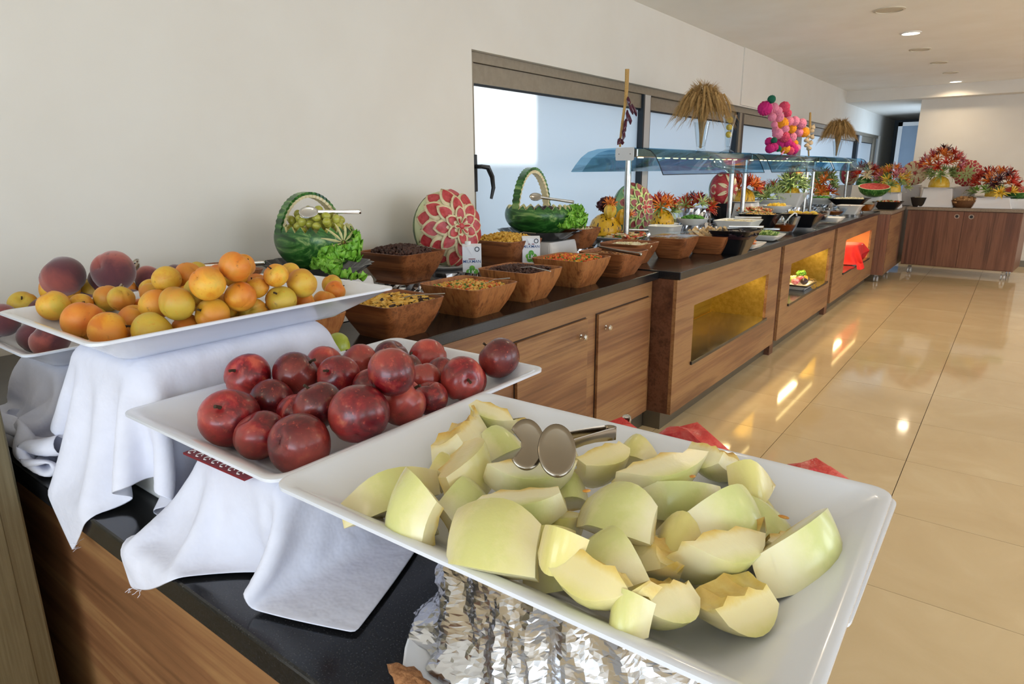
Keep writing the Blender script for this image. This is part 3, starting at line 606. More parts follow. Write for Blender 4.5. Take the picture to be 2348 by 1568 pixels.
# ---- foil wrapped stand on its white plate
g = N('foil'); g.bsdf('#c9c9cc', .2, 1.0)
def foil_block(label, cx, cy, rx, ry, z0, z1, seed, nu=90, nv=16, flare=.12, sq=3.2, name='foil_stand', amp=1.0):
    """crumpled foil skin: long ridges and small creases displaced over a soft-cornered block"""
    rg = random.Random(seed); rs = []; H_ = z1 - z0; R_ = max(rx, ry)
    for i in range(nv + 1):
        t = i / nv; ring = []
        for j in range(nu):
            a = 2 * math.pi * (j + .35 * rg.uniform(-1, 1) * (0 < i < nv)) / nu; k = (abs(math.cos(a)) ** sq + abs(math.sin(a)) ** sq) ** (-1 / sq); tt = min(1, max(0, t + .35 / nv * rg.uniform(-1, 1) * (0 < i < nv)))
            x, y = rx * k * math.cos(a), ry * k * math.sin(a); q = Vector((x * 30 + seed, y * 30, tt * H_ * 13)); q2 = Vector((x * 75, y * 75 + seed, tt * H_ * 60))
            f = 1 + flare * (1 - tt) ** 3 + amp * (.05 - .26 * abs(mnoise.noise(q)) + .035 * abs(mnoise.noise(q2)) + rg.uniform(-.006, .006)) * (.15 / max(R_, .06)) * (1.0 - .35 * tt)
            ring.append((x * f, y * f, H_ * tt))
        rs.append(ring)
    for k in (.75, .45, .15): rs.append([(x * k, y * k, H_) for x, y, z in rs[nv]])
    o = MB().rings(rs).build(name, 'foil', None, (cx, cy, z0), smooth=False); return tag(o, label, 'foil wrap' if name != 'foil_stand' else 'stand')
foil_block('crumpled foil wrapped stand under the melon tray', -.305, .515, .155, .092, .922, TZ_M - .060, 3, nu=230, nv=36, flare=.25)
t = thing('dinner_plate', 'white round plate under the foil wrapped stand', 'plate', (-.315, .53, .9)); 
MB().lathe([(.0, .002), (.11, .002), (.12, 0), (.125, .004), (.19, .020), (.192, .022), (.189, .024), (.12, .010), (.0, .008)], 48).build('plate_body', 'china', t)
plain('crumb', '#a8754a', .9, var='#8a5a34', scale=150, bump=.5)
o = MB().ball((0, 0, 0), (.028, .012, .007), 14, 8, lambda th, ph: 1 + .25 * math.sin(5 * ph + 3 * th) * math.sin(th)).build('bread_crust', 'crumb', None, atz(940, 1556, .925)); tag(o, 'torn brown bread crust on the white plate rim', 'bread')
foil_block('crumpled foil block under the watermelon tray', -.345, .80, .10, .06, .901, TZ_W - .052, 12, flare=.05)
# printed strip under the nectarine tray
plain('print_red', '#7a1420', .45); plain('print_white', '#e8e2dd', .5)
p = atz(508, 1058, 1.042); t = thing('printed_strip', 'dark red printed strip with white flourishes under the nectarine tray', 'packaging', p, R(2))
MB().box(-.075, .075, -.014, .008, -.003, 0).build('strip', 'print_red', t, smooth=False)
for k in range(7):
    b = MB(); b.tube([(-.065 + k * .02 + .004 * math.cos(a), -.0128, -.002 + .0), (-.062 + k * .02, -.004, .0006)], .0008, 4) if False else b.tube([(-.065 + k * .02 + .005 * math.cos(q * .9), .002 + .005 * math.sin(q * .9) - .008, .0006) for q in range(7)], .0009, 4)
    b.build('flourish', 'print_white', t)
# ================================================================== materials for the buffet
def bowlwood(name, ax, cols=('#50290f', '#7a4524', '#985c34', '#653a20')): wood(name, cols, ax, fine=40, rough=.4, scale=3.2)
bowlwood('bowl_wood', 0); bowlwood('bowl_wood_v', 2, ('#5f3014', '#8f552c', '#a86c3c', '#744222'))
plain('black_ceramic', '#131417', .22, var='#1a1b1f', scale=60)
plain('white_ceramic', '#e2e1de', .2)
def glassy(name, tint, rough=.02, ior=.12):
    g = N(name); t = g.n('BsdfTransparent', {'Color': tint}); gl = g.n('BsdfGlossy', {'Color': (.95, .97, 1, 1), 'Roughness': rough}); f = g.n('LayerWeight', {'Blend': ior})
    g.l(g.n('MixShader', {0: g.n('Math', {0: f.outputs['Fresnel'], 1: .45}, operation='MINIMUM').outputs[0], 1: t.outputs[0], 2: gl.outputs[0]}).outputs[0], g.out.inputs[0])
glassy('guard_glass', (.62, .79, .87, 1)); glassy('clear_glass', (.93, .955, .965, 1), ior=.22)
g = N('rind_green'); v = g.coord('Object', (3.5, 26, 26), rnd=4); nz = g.noise(v, 1, 5, .65, 1.2)
g.bsdf(g.ramp(nz, [(.34, '#163a17'), (.47, '#25561f'), (.55, '#3d7330'), (.66, '#86a35c'), (.78, '#a9bd80')]), .3, 0)
plain('melon_cream', '#d9d8a0', .45, var='#cdbf86', scale=30); plain('carve_cream', '#e0d3ab', .45, var='#d8c398', scale=60); plain('carve_red', '#a5262e', .4, var='#c04a4c', scale=50)
plain('peeled_rind', '#c9cf9a', .4, var='#d5d8ac', scale=9); plain('pale_rind', '#6f9a5c', .4, var='#8db079', scale=14); plain('carve_green', '#c4cf8e', .45, var='#a9bd74', scale=40); plain('carve_pinkdark', '#8a3f42', .45)
g = N('speckled_rind'); v = g.coord('Object', (70, 70, 26), rnd=5); nz = g.noise(v, 1, 2, .5); g.bsdf(g.ramp(nz, [(.56, '#d2a21c'), (.60, '#c29016'), (.635, '#2c2410'), (.75, '#20180a')]), .35)
g = N('lettuce'); nz = g.noise(g.coord('Object', (40, 40, 40), rnd=8), 1, 4); g.bsdf(g.ramp(nz, [(.3, '#5c9a26'), (.55, '#82be3c'), (.78, '#b4d66c')]), .42, 0, None, Transmission_Weight=0)
plain('red_lettuce', '#45202a', .5, var='#6a3a3c', scale=60)
plain('grape', '#a9a83c', .25, var='#bdbb58', scale=50, rnd=1, Subsurface_Weight=.2, Subsurface_Radius=(.01, .01, .003)); plain('plum', '#2a1820', .3)
for nm, a, b_ in (('pepper_red', '#a81a14', '#c93a1c'), ('pepper_orange', '#d4621a', '#e58a30'), ('pepper_yellow', '#d9a81e', '#e6c250'), ('cucumber', '#3f6a2a', '#b9c77c'), ('courgette_pale', '#b9c47e', '#8fa552'), ('leek_dark', '#3b1a22', '#5a2a30'), ('radish', '#a82a44', '#d99aa0'), ('carrot', '#d9701e', '#e08a3c')):
    plain(nm, a, .38, var=b_, scale=35, rnd=1)
def cells(name, cols, scale, rough=.7):
    g = N(name); vo = g.n('TexVoronoi', {'Vector': g.coord('Object'), 'Scale': scale}); sp = g.n('SeparateXYZ', {0: vo.outputs['Color']}); st = [(i / len(cols), c) for i, c in enumerate(cols)]
    g.bsdf(g.ramp(sp.outputs[0], st, 'CONSTANT'), rough)
cells('cereal_choc', ['#3a2018', '#4a2a1e', '#422419'], 90); cells('cereal_rings', ['#c9461e', '#d99a22', '#4f7a26', '#c85a24', '#d9742a'], 85); cells('cereal_mix', ['#c9952f', '#d9b25a', '#33201a', '#d4a548', '#cfa040'], 70)
cells('cereal_corn', ['#c9982e', '#d9ae48', '#bf8a26'], 90); cells('cereal_loops', ['#d9a040', '#d8b060', '#c95a26', '#d9a648', '#5c7a2c'], 80); cells('cucumber_mix', ['#6f8f3c', '#b9c77c', '#4f7a2c', '#a3b868'], 60); cells('muesli', ['#a9784a', '#c49a6a', '#8a5c38'], 90); cells('nuts', ['#8a5a30', '#6a4222', '#a8743c'], 70)
cells('salad_mix', ['#a8301e', '#d9c9a4', '#c9571e', '#5c7a2c', '#d8b87a'], 50); cells('herbs', ['#3f7a1e', '#5a9a2a', '#2f6416'], 120); cells('dairy', ['#d9cfae', '#e3d9b8', '#cdbf92'], 60); cells('pastry', ['#b98a58', '#c9a06c', '#a87846'], 60)
plain('bread', '#d6b888', .8, var='#c9a470', scale=60); plain('cheese', '#dfd0a0', .6); plain('lemon', '#d9b21e', .4, var='#e3c24a', scale=60)
g = N('amber_sauce'); g.bsdf('#8a3c14', .1)
plain('honey', '#9a4a12', .12)
plain('card', '#e4e6ea', .6); plain('print_blue', '#1c4a86', .5); plain('print_green', '#3f9a3a', .5, var='#7fb83a', scale=60); plain('rope', '#b9965a', .9, var='#a07e48', scale=200); plain('wheat', '#b8945c', .8, var='#a27c46', scale=80, rnd=1); plain('garlic', '#cdb694', .6); plain('aubergine', '#3a1024', .25, var='#4e1a30', scale=30)
for nm, c in (('paper_magenta', '#c91f74'), ('paper_pink', '#e88aa4'), ('paper_rose', '#d94a68'), ('paper_orange', '#f09a1c'), ('paper_green', '#14644a')): plain(nm, c, .85)
plain('red_cloth', '#c4201e', .85); plain('wicker', '#5f3d22', .7, var='#7a5230', scale=120, bump=.4); plain('napkin', '#d9d4cc', .9)
# ================================================================== builders
def pl(px, py, X, zmin=.906):
    p = atx(px, py, X)
    if p.z < zmin: p = atz(px, py, zmin)
    return p
def riser(label, p, w, d, kind='foil', base=.905):
    if p.z - base < .012: return
    if kind == 'foil': foil_block(label, p.x, p.y, w / 2, d / 2, base + .001, p.z - .001, int(p.y * 100), nu=44, nv=5, flare=.03, sq=6, name='foil_riser')
    else:
        n = 40; rs = []
        for k, (f, z) in enumerate(((1.18, 0), (1.10, .25), (1.03, .6), (1.0, .92), (.97, 1.0), (.6, 1.0))):
            ring = [((x * f * (1 + (.03 * math.sin(j * 1.9 + k) * (1 - z)))), (y * f * (1 + .03 * math.cos(j * 2.3) * (1 - z))), z * (p.z - base - .002)) for j, (x, y) in enumerate(rr(w, d, .015, 9))]
            rs.append(ring)
        o = MB().rings(rs).build('cloth_riser', 'linen_warm', None, (p.x, p.y, base + .001)); tag(o, label, 'riser')
def wood_bowl(label, p, w=.27, d=.27, h=.12, rz=0, base=.63, mat='bowl_wood', name='wooden_bowl', r=.03, cat='bowl'):
    t = thing(name, label, cat, p, rz); e = .006
    rs = [rrz(w * base, d * base, r * .8, 0), rrz(w * (base + .19), d * (base + .19), r, h * .40), rrz(w * (base + .31), d * (base + .31), r, h * .75), rrz(w, d, r * 1.1, h), rrz(w - e, d - e, r * 1.1, h + .001), rrz(w - 2 * e, d - 2 * e, r, h - .001), rrz(w * (base + .28) - e, d * (base + .28) - e, r, h * .70), rrz(w * base, d * base, r, .012)]
    MB().rings(rs).build('bowl_body', mat, t, ang=28); return t
def heap(label, p, w, d, mat, z=.10, hump=.02,  n=330, size=.0075, name='cereal', cat='cereal', rz=0, shape='ball', seed=1, group=None):
    """a heap nobody could count: pellets over a mound"""
    rg = random.Random(seed); b = MB(); pts = rr(w, d, min(w, d) * .22, 5); k_ = 6
    z += .004; rs = [[(x * f, y * f, z - .012 + hump * (1 - f * f)) for x, y in pts] for f in (1, .8, .6, .4, .2, .02)]; rs.insert(0, [(x * .9, y * .9, z - .03) for x, y in pts]); b.rings(rs)
    for i in range(n):
        while 1:
            x, y = rg.uniform(-.5, .5), rg.uniform(-.5, .5)
            if abs(x * 2) ** 4 + abs(y * 2) ** 4 < .93: break
        zz = z - .006 + hump * (1 - 4 * max(x * x, y * y)) + rg.uniform(-.002, .004); s = size * rg.uniform(.75, 1.25); c = (x * w * .97, y * d * .97, zz)
        if shape == 'ball': b.ball(c, s, 6, 4)
        elif shape == 'flake': q = MB().box(-s * 1.6, s * 1.6, -s, s, -s * .25, s * .25).xf(Matrix.Translation(c) @ Matrix.Rotation(rg.uniform(0, 6), 4, 'Z') @ Matrix.Rotation(rg.uniform(-.8, .8), 4, 'X')); b.add(q.v, q.f)
        else: q = MB().tube([(-s * 2.2, 0, 0), (0, 0, s * .6), (s * 2.2, 0, 0)], s * .55, 5).xf(Matrix.Translation(c) @ Matrix.Rotation(rg.uniform(0, 6), 4, 'Z')); b.add(q.v, q.f)
    o = b.build(name, mat, None, p); o.rotation_euler = (0, 0, rz); tag(o, label, cat, None, 'stuff'); return o
def sq_bowl(label, p, w, h, mat, base=.5, rz=0, d=None, name='square_bowl'): return wood_bowl(label, p, w, d or w, h, rz, base, mat, name, r=.02)
def round_bowl(label, p, r, h, mat, rb=.5, name='round_bowl', sy=1, fill=None, fz=.75, rz=0):
    t = thing(name, label, 'bowl', p, rz); e = .004
    MB().lathe([(.001, 0), (r * rb, 0), (r * (rb + .3 * (1 - rb) * 2 * .8), h * .35), (r * .95, h * .8), (r, h), (r - e, h), (r * .93 - e, h * .8), (r * (rb + .25 * (1 - rb) * 2 * .8) - e, h * .36), (r * rb * .9, .008), (.001, .008)], 28, sy=sy, cap0=False, cap1=False).build('bowl_body', mat, t)
    if fill: MB().lathe([(.001, .010), (r * rb * .9, .011), (r * (.55 + .4 * fz), h * fz), (.001, h * fz + .004)], 28, sy=sy, cap0=False, cap1=False).build('contents', fill, t)
    return t
def plate(label, p, w, d=None, mat='white_ceramic', h=.02, name='serving_plate', rz=0, r=None):
    d = d or w; r = r if r is not None else min(w, d) * .48; t = thing(name, label, 'plate', p, rz); f = .72
    MB().rings([rrz(w * f, d * f, r * f, 0, 8), rrz(w * .98, d * .98, r * .98, h * .8, 8), rrz(w, d, r, h, 8), rrz(w - .008, d - .008, r * .97, h, 8), rrz(w * f, d * f, r * f, .006, 8)]).build('plate_body', mat, t, ang=30); return t
def leaf_mesh(name, mat, L, Wd, curl, ruf, seed, nl=14, nw=27):
    rg = random.Random(seed); ph = rg.uniform(0, 6); P = []
    for i in range(nl):
        t = i / (nl - 1); row = []; wd = Wd * (.25 + .75 * math.sin(math.pi * min(1, t * .62 + .12)))
        for j in range(nw):
            s = -1 + 2 * j / (nw - 1); e = max(abs(s), t) ** 2.2
            tl = t * (1 - .32 * s * s); row.append((L * tl * math.cos(curl * t) + ruf * .5 * e * math.sin(17 * s + ph), wd * s + ruf * .5 * e * math.cos(15 * t + ph + 9 * s), L * tl * math.sin(curl * t) * .5 + .25 * Wd * s * s + ruf * .75 * e * math.sin(24 * t * (1 if s > 0 else -1) + 21 * s + ph) + rg.uniform(-.08, .08) * ruf * e))
        P.append(row)
    return MB().grid(P).mesh(name, mat, True, 180)
def lettuce(label, p, n, size, rz, spread=2.4, mat='lettuce', seed=3, drop=-.2, name='lettuce'):
    t = thing(name, label, 'lettuce', p, rz); ms = [leaf_mesh('leaf', mat, size, size * .55, .7, size * .16, seed + k, 30, 75) for k in range(3)]; rg = random.Random(seed)
    for k in range(n):
        a = spread * (k / (n - 1) - .5) if n > 1 else 0
        o = inst('leaf', ms[k % 3], t, (rg.uniform(-.02, .02) * size * 4, rg.uniform(-.02, .02) * size * 4, .006 * k), (rg.uniform(-.5, .5), drop - rg.uniform(0, .7), a), rg.uniform(.8, 1.1))
    return t
def petal(R_, th0, th1, phi, wid, lift0, lift1, mat_round=.5, off=0, sc=1.0, n=7, m=5, ell=(1, 1, 1)):
    """petal lying on a globe that faces +X: runs from polar angle th0 to th1 at azimuth phi"""
    P = []
    for i in range(n):
        t = (i / (n - 1) - .5) * sc + .5; th = th0 + (th1 - th0) * t; row = []
        w_ = wid * sc * (math.sin(math.pi * min(1, (i / (n - 1)) * mat_round + (1 - mat_round) * .5 + .0)) if mat_round < 1 else 1); tt = i / (n - 1)
        w_ = wid * sc * (math.sin(math.pi * (.12 + .88 * tt ** (.8))) ** mat_round + .02)
        for j in range(m):
            s = -1 + 2 * j / (m - 1); d = w_ * s; ph = phi + d / max(.25, math.sin(max(th, .1)))
            k = R_ * (1 + lift0 + (lift1 - lift0) * tt - .02 * (1 - abs(s)) + off)
            row.append((ell[0] * k * math.cos(th), ell[1] * k * math.sin(th) * math.cos(ph), ell[2] * k * math.sin(th) * math.sin(ph)))
        P.append(row)
    return P
def carved(label, p, rz, r, spec, body, back=None, ell=(.8, 1, 1.08), centre=True, name='carved_watermelon', tilt=0, thick=.004):
    """spec: rings of petals (count, th0, th1, width, lift, roundness, mat, centre mat)"""
    t = thing(name, label, 'carved melon', p, rz); C_ = Matrix.Translation((0, 0, r * ell[2])) @ Matrix.Rotation(R(tilt), 4, 'Y')
    MB().ball((0, 0, 0), (r * ell[0], r * ell[1], r * ell[2]), 32, 20).xf(C_).build('melon_body', body, t)
    if back:
        b = MB(); nu, nv = 32, 6; b.rings([[(r * ell[0] * 1.012 * math.cos(R(100 + 13 * i)), r * ell[1] * 1.012 * math.sin(R(100 + 13 * i)) * math.cos(2 * math.pi * j / nu), r * ell[2] * 1.012 * math.sin(R(100 + 13 * i)) * math.sin(2 * math.pi * j / nu)) for j in range(nu)] for i in range(nv)], False, True); b.xf(C_).build('rind', back, t)
    for q, (cnt, th0, th1, wid, lift, rd, m1, m2) in enumerate(spec):
        me = MB().grid(petal(r, R(th0), R(th1), 0, wid, .005, lift, rd, ell=(1, 1, 1))).mesh('petal', m1); me2 = MB().grid(petal(r, R(th0), R(th1), 0, wid, .005, lift, rd, off=.012, sc=.66)).mesh('petal_centre', m2) if m2 else None
        for k in range(cnt):
            a = 2 * math.pi * (k + .5 * (q % 2)) / cnt; mm = C_ @ Matrix.Diagonal((*ell, 1)) @ Matrix.Rotation(a, 4, 'X')
            o = inst('petal', me, t); o.matrix_local = mm; so = o.modifiers.new('thickness', 'SOLIDIFY'); so.thickness = thick; so.offset = -1
            if me2: c = inst('petal_centre', me2, o)
    if centre: MB().ball((r * 1.02 * ell[0], 0, 0), (r * .05, r * .09, r * .09), 14, 8).xf(C_).build('flower_heart', spec[-1][7] or spec[-1][6], t)
    return t
def flower_mesh(mat, n=15, L=.05, wd=.010, curl=1.5, seed=0, name='pepper_flower', inner=None):
    rg = random.Random(seed); b = MB()
    for k in range(n):
        a = 2 * math.pi * k / n + rg.uniform(-.2, .2); l = L * rg.uniform(.75, 1.15); P = []; op = rg.uniform(.05, .35) if k % 2 else rg.uniform(.4, .8); cu = curl * rg.uniform(.3, 1.2)
        for i in range(6):
            t = i / 5; ang = op + cu * t; w_ = wd * (.55 + .6 * t) * (1 - t) ** .55 + .0004
            r = .004 + l * t * math.sin(op + cu * t * .5); z = l * t * math.cos(op + cu * t * .5)
            P.append([(r * math.cos(a) - s * w_ * math.sin(a), r * math.sin(a) + s * w_ * math.cos(a), z + .25 * w_ * abs(s)) for s in (-1, 0, 1)])
        b.grid(P)
    b.lathe([(.001, -.006), (.007, -.004), (.008, .008), (.001, .010)], 8)
    return b.mesh(name, mat, True, 180)
FL = {}
def flowers_on(t, c, rx, ry, rz_, mats, n, L, seed, zlo=-.1, name='pepper_flower', wd=None):
    """n flowers pointing outward from a dome centred at c"""
    rg = random.Random(seed)
    for k in range(n):
        m = mats[k % len(mats)]; key = (m, round(L, 3))
        if key not in FL: FL[key] = [flower_mesh(m, 15, L * 1.05, (wd or L * .105), 1.4, q + len(m)) for q in range(2)]
        zz = zlo + (1 - zlo) * ((k + .5) / n); a = k * 2.39996 + rg.uniform(-.3, .3); q = math.sqrt(max(0, 1 - zz * zz)); d = Vector((q * math.cos(a), q * math.sin(a), zz))
        o = inst(name, FL[key][k % 2], t, Vector(c) + Vector((d.x * rx, d.y * ry, d.z * rz_)), (0, 0, 0), rg.uniform(.85, 1.15)); o.rotation_euler = (d + Vector((0, 0, .35))).to_track_quat('Z', 'Y').to_euler()
def speckled(t, r, h=None, z=0, mat='speckled_rind'):
    MB().lathe([(.001, 0), (r * .96, 0), (r, .01), (r * .97, r * .45), (r * .8, r * .85), (r * .5, r * 1.12), (r * .2, r * 1.24), (.001, r * 1.26)], 28, (0, 0, z), cap0=False, cap1=False).build('melon_base', mat, t)
def arrangement(label, p, r, flower, name='pepper_flower_arrangement', plate_r=None, seed=1, cat='flower arrangement', base='speckled_rind'):
    t = thing(name, label, cat, p)
    z = 0
    if plate_r: MB().lathe([(.001, 0), (plate_r * .7, 0), (plate_r, .012), (plate_r - .004, .014), (plate_r * .7, .005), (.001, .005)], 28, cap0=False, cap1=False).build('plate', 'white_ceramic', t); z = .006
    if base: speckled(t, r, z=z, mat=base)
    for k, (mats, n, L, rx, rz_, zc, zlo) in enumerate(flower): flowers_on(t, (0, 0, z + zc), rx, rx, rz_, mats, n, L, seed + k, zlo)
    return t
# ================================================================== cereal end of the counter
FX = -1.665
wood_bowl('dark wooden bowl behind the green apples', (FX - .02, 1.10, .9), .27, .27, .125, mat='bowl_wood_v')
wood_bowl('wooden bowl of corn flakes mixed with chocolate balls', (FX + .03, 1.475, .9)); heap('corn flakes mixed with chocolate balls in wooden bowl', (FX + .03, 1.475, .9), .235, .235, 'cereal_mix', .105, .018, 300, .008, shape='flake', seed=3)
wood_bowl('wooden bowl of pale loops and coloured cereal', (FX + .02, 1.885, .9), .30, .27, .115, mat='bowl_wood_v'); heap('pale loop cereal with red and green rings in wooden bowl', (FX + .02, 1.885, .9), .25, .235, 'cereal_loops', .10, .010, 330, .0072, seed=4)
wood_bowl('wooden bowl of chocolate ball cereal before the milk cartons', (FX + .01, 2.235, .9), .29, .26, .13, mat='bowl_wood_v'); heap('brown chocolate ball cereal before the milk cartons', (FX + .01, 2.235, .9), .25, .225, 'cereal_choc', .118, .018, 380, .0075, seed=5)
wood_bowl('wooden bowl full of red, yellow and green cereal rings', (FX, 2.66, .9), .30, .28, .13, mat='bowl_wood_v'); heap('red, yellow and green cereal rings in wooden bowl', (FX, 2.66, .9), .262, .245, 'cereal_rings', .118, .020, 400, .0075, seed=6)
wood_bowl('wooden bowl of brown nuts with steel tongs across it', (FX + .02, 3.04, .9), .28, .29, .125); heap('brown nuts at the bottom of the wooden bowl', (FX + .02, 3.04, .9), .24, .24, 'nuts', .10, .01, 220, .009, seed=7, name='nuts', cat='nuts')
wood_bowl('wooden bowl half filled with pale crackers', (-1.76, 3.44, .906), .27, .27, .12); heap('pale crackers in wooden bowl', (-1.76, 3.44, .906), .23, .23, 'dairy', .10, .01, 120, .011, shape='flake', seed=8, name='crackers', cat='crackers')
wood_bowl('wooden bowl under a clear lid with lid tongs', (-1.655, 3.83, .906), .24, .25, .125); heap('toasted bread pieces under the clear lid', (-1.655, 3.83, .906), .20, .21, 'pastry', .112, .01, 90, .012, shape='flake', seed=9, name='toast_pieces', cat='bread')
MB().rings([rrz(.235, .245, .03, 0), rrz(.23, .24, .03, .006), rrz(.10, .11, .03, .012), rrz(.02, .02, .008, .013)]).build('clear_lid', 'clear_glass', None, (-1.655, 3.83, 1.033)); tag(bpy.data.objects['clear_lid'], 'clear plastic lid on the wooden bowl of toast', 'lid')
wood_bowl('wooden bowl of pale bread sticks', (-1.555, 4.16, .906), .29, .24, .115, base=.62)
bm_ = MB().box(-.010, .010, -.007, .007, -.05, .05).mesh('bread_stick', 'bread'); rg = random.Random(4)
for k in range(16):
    o = inst('bread_stick', bm_, None, (-1.555 + rg.uniform(-.10, .10), 4.16 + rg.uniform(-.075, .075), 1.015 + rg.uniform(0, .03)), (rg.uniform(-.9, .9), rg.uniform(-.9, .9), rg.uniform(0, 3)), rg.uniform(.7, 1.05)); tag(o, 'cut bread stick standing in wooden bowl', 'bread', 'bread sticks in the wooden bowl')
tongs('steel tongs laid over the bowl of nuts', (FX - .03, 2.95, 1.04), atz(1468, 583, 1.04), sp=.02, hr=(.035, .03))
tongs('clear plastic tongs on the lidded wooden bowl', (-1.70, 3.74, 1.055), (-1.55, 3.93, 1.06), sp=.03, hr=(.03, .03), mat='clear_glass')
def spoon_thing(label, a, e, mat='steel'):
    a = Vector(a); e = Vector(e); t = thing('serving_spoon', label, 'spoon', a); d = e - a
    MB().tube([d * .12, d * .5 + Vector((0, 0, .01)), d], [.003, .0035, .006], 8, True, .4, up=(0, 0, 1)).build('handle', mat, t); spoon((0, 0, 0), .024, .032, (0, 0, 1), depth_=.008).build('spoon_bowl', mat, t, thick=.0015)
spoon_thing('steel spoon in the corn flake bowl', (FX + .03, 1.44, 1.012), atz(1020, 673, 1.03)); spoon_thing('steel spoon in the pale loop cereal', (FX + .06, 1.90, 1.005), atz(1170, 638, 1.035)); spoon_thing('steel spoon in the chocolate balls before the cartons', (FX, 2.20, 1.035), atz(1262, 622, 1.035))
spoon_thing('pale wooden spoon in the coloured cereal rings', (FX, 2.66, 1.035), atz(1372, 583, 1.045), 'bread')
# back row against the wall, standing on risers
def back(px, py, x, w, d, lab, kind='foil'):
    p = atx(px, py, x); riser(lab, p, w, d, kind, .90); return p
p = back(730, 632, -2.10, .34, .26, 'cloth covered riser under the grape filled watermelon basket', 'cloth'); PB1 = p.copy()
def fluted(label, p, rx, ry, h=.05):
    t = thing('fluted_platter', label, 'platter', p)
    MB().lathe([(.001, 0), (.6, 0), (.66, .004), (.98, h), (1.0, h + .002), (.97, h + .002), (.64, .010), (.001, .008)], 72, sx=rx, sy=ry, cap0=False, cap1=False, wob=lambda u, z: 1 + (.035 * math.sin(u * 2 * math.pi * 18) if z > .012 else 0)).build('platter_body', 'black_ceramic', t)
fluted('black fluted platter under the grape filled watermelon basket', p, .235, .185)
def basket(label, p, rz, a, b, c, hx, fillmat, star=False, hz=1.75):
    t = thing('watermelon_basket', label, 'fruit basket', p, rz); n = 96; cz = c
    def pt(u, v, k): return (a * k * math.cos(v) * math.cos(u), b * k * math.cos(v) * math.sin(u), cz + c * k * math.sin(v))
    zig = lambda j: R(16) + R(11) * abs(((j / 4.0) % 1) * 2 - 1)
    rs = [[pt(2 * math.pi * j / n, R(-88) + (zig(j) - R(-88)) * (i / 14), 1) for j in range(n)] for i in range(15)]
    MB().rings(rs, True, False).build('rind', 'rind_green', t, ang=60)
    rs = [[pt(2 * math.pi * j / n, zig(j), 1) for j in range(n)], [pt(2 * math.pi * j / n, zig(j), .93) for j in range(n)], [pt(2 * math.pi * j / n, R(2), .88) for j in range(n)], [pt(2 * math.pi * j / n, R(-6), .3) for j in range(n)]]
    MB().rings(rs, False, True).build('rim_flesh', 'melon_cream', t, ang=50)
    kx = math.sqrt(1 - (hx / a) ** 2)
    for nm, mt, k0, k1 in (('handle', 'rind_green', 1.0, .94), ('handle_lining', 'carve_cream', .94, .88)):
        rs = []
        for i in range(49):
            w_ = R(8 + 164 * i / 48); hw = .019 + (.006 if i % 2 else 0); y = b * kx * math.cos(w_); z = c * hz * math.sin(w_) * kx
            rs.append([(hx - hw, y * k0, cz + z * k0), (hx + hw, y * k0, cz + z * k0), (hx + hw * .9, y * k1, cz + z * k1), (hx - hw * .9, y * k1, cz + z * k1)])
        MB().rings(rs).build(nm, mt, t, smooth=False)
    if star:
        b_ = MB()
        for k in range(11):
            al = 2 * math.pi * k / 11; b_.tube([pt(0, 0, 0)] * 0 + [(a * math.cos(q) * 1.004, b * math.sin(q) * math.cos(al) * 1.004, cz + c * math.sin(q) * math.sin(al) * 1.004) for q in (R(4), R(14), R(24), R(33))], [.002, .005, .004, .001], 5)
        b_.build('carved_star', 'melon_cream', t); MB().ball((a * 1.0, 0, cz), .007, 8, 6).build('stem_scar', 'crumb', t)
    return t
BK = basket('striped watermelon basket with green grapes and carved star end', (p.x, p.y, p.z + .014), R(-6), .19, .135, .125, -.035, 'grape', True, 1.42)
gm = MB().ball((0, 0, 0), (.0145, .0145, .018), 12, 8).mesh('grape', 'grape'); rg = random.Random(11)
for k in range(58):
    r = .13 * math.sqrt((k % 34 + .5) / 34); a = k * 2.4 + (k // 34); o = inst('grape', gm, None, (p.x + .01 + r * 1.15 * math.cos(a), p.y + r * .78 * math.sin(a), p.z + .158 + .055 * (1 - (r / .13) ** 2) + .012 * rg.random() + .026 * (k // 34)), (rg.uniform(0, 3), rg.uniform(0, 3), 0)); tag(o, 'green grape in the watermelon basket', 'grape', 'green grapes in the watermelon basket')
tongs('steel tongs with slotted spoon lying on the green grapes', atx(706, 488, p.x + .06), atx(822, 485, p.x + .13), sp=.02, hr=(.034, .022), normal=(.6, -.6, .5), rise=.004, mat='chrome')
lettuce('curly green lettuce hanging from the grape basket platter', (p.x + .15, p.y - .02, p.z + .045), 13, .115, R(-20), 2.9, seed=3, drop=.45); lettuce('limp lettuce leaf drooping below the grape basket platter', (p.x + .235, p.y - .09, p.z + .045), 2, .13, R(-50), .5, seed=9, drop=.75)
p = back(925, 640, -2.10, .24, .24, 'foil covered riser under the chocolate cereal bowl')
wood_bowl('wooden bowl of chocolate balls beside the carved watermelon', p, .30, .27, .125); heap('chocolate ball cereal beside the carved watermelon', p, .26, .235, 'cereal_choc', .118, .03, 420, .0075, seed=12); spoon_thing('steel spoon in the chocolate balls by the carved watermelon', (p.x + .03, p.y, p.z + .14), atx(998, 570, p.x + .10))
p = atx(1025, 612, -2.15); riser('foil covered riser under the carved watermelon', p, .34, .34, 'foil', .90); t = plate('white round plate under the carved watermelon', p, .30)
SPEC1 = [(9, 52, 86, .27, .06, .9, 'carve_cream', 'carve_red'), (9, 34, 72, .27, .11, .9, 'carve_cream', 'carve_red'), (8, 18, 48, .22, .13, .7, 'carve_cream', 'carve_red'), (6, 8, 28, .17, .14, .5, 'carve_cream', 'carve_red'), (6, 1, 14, .08, .15, .5, 'carve_cream', 'carve_red')]
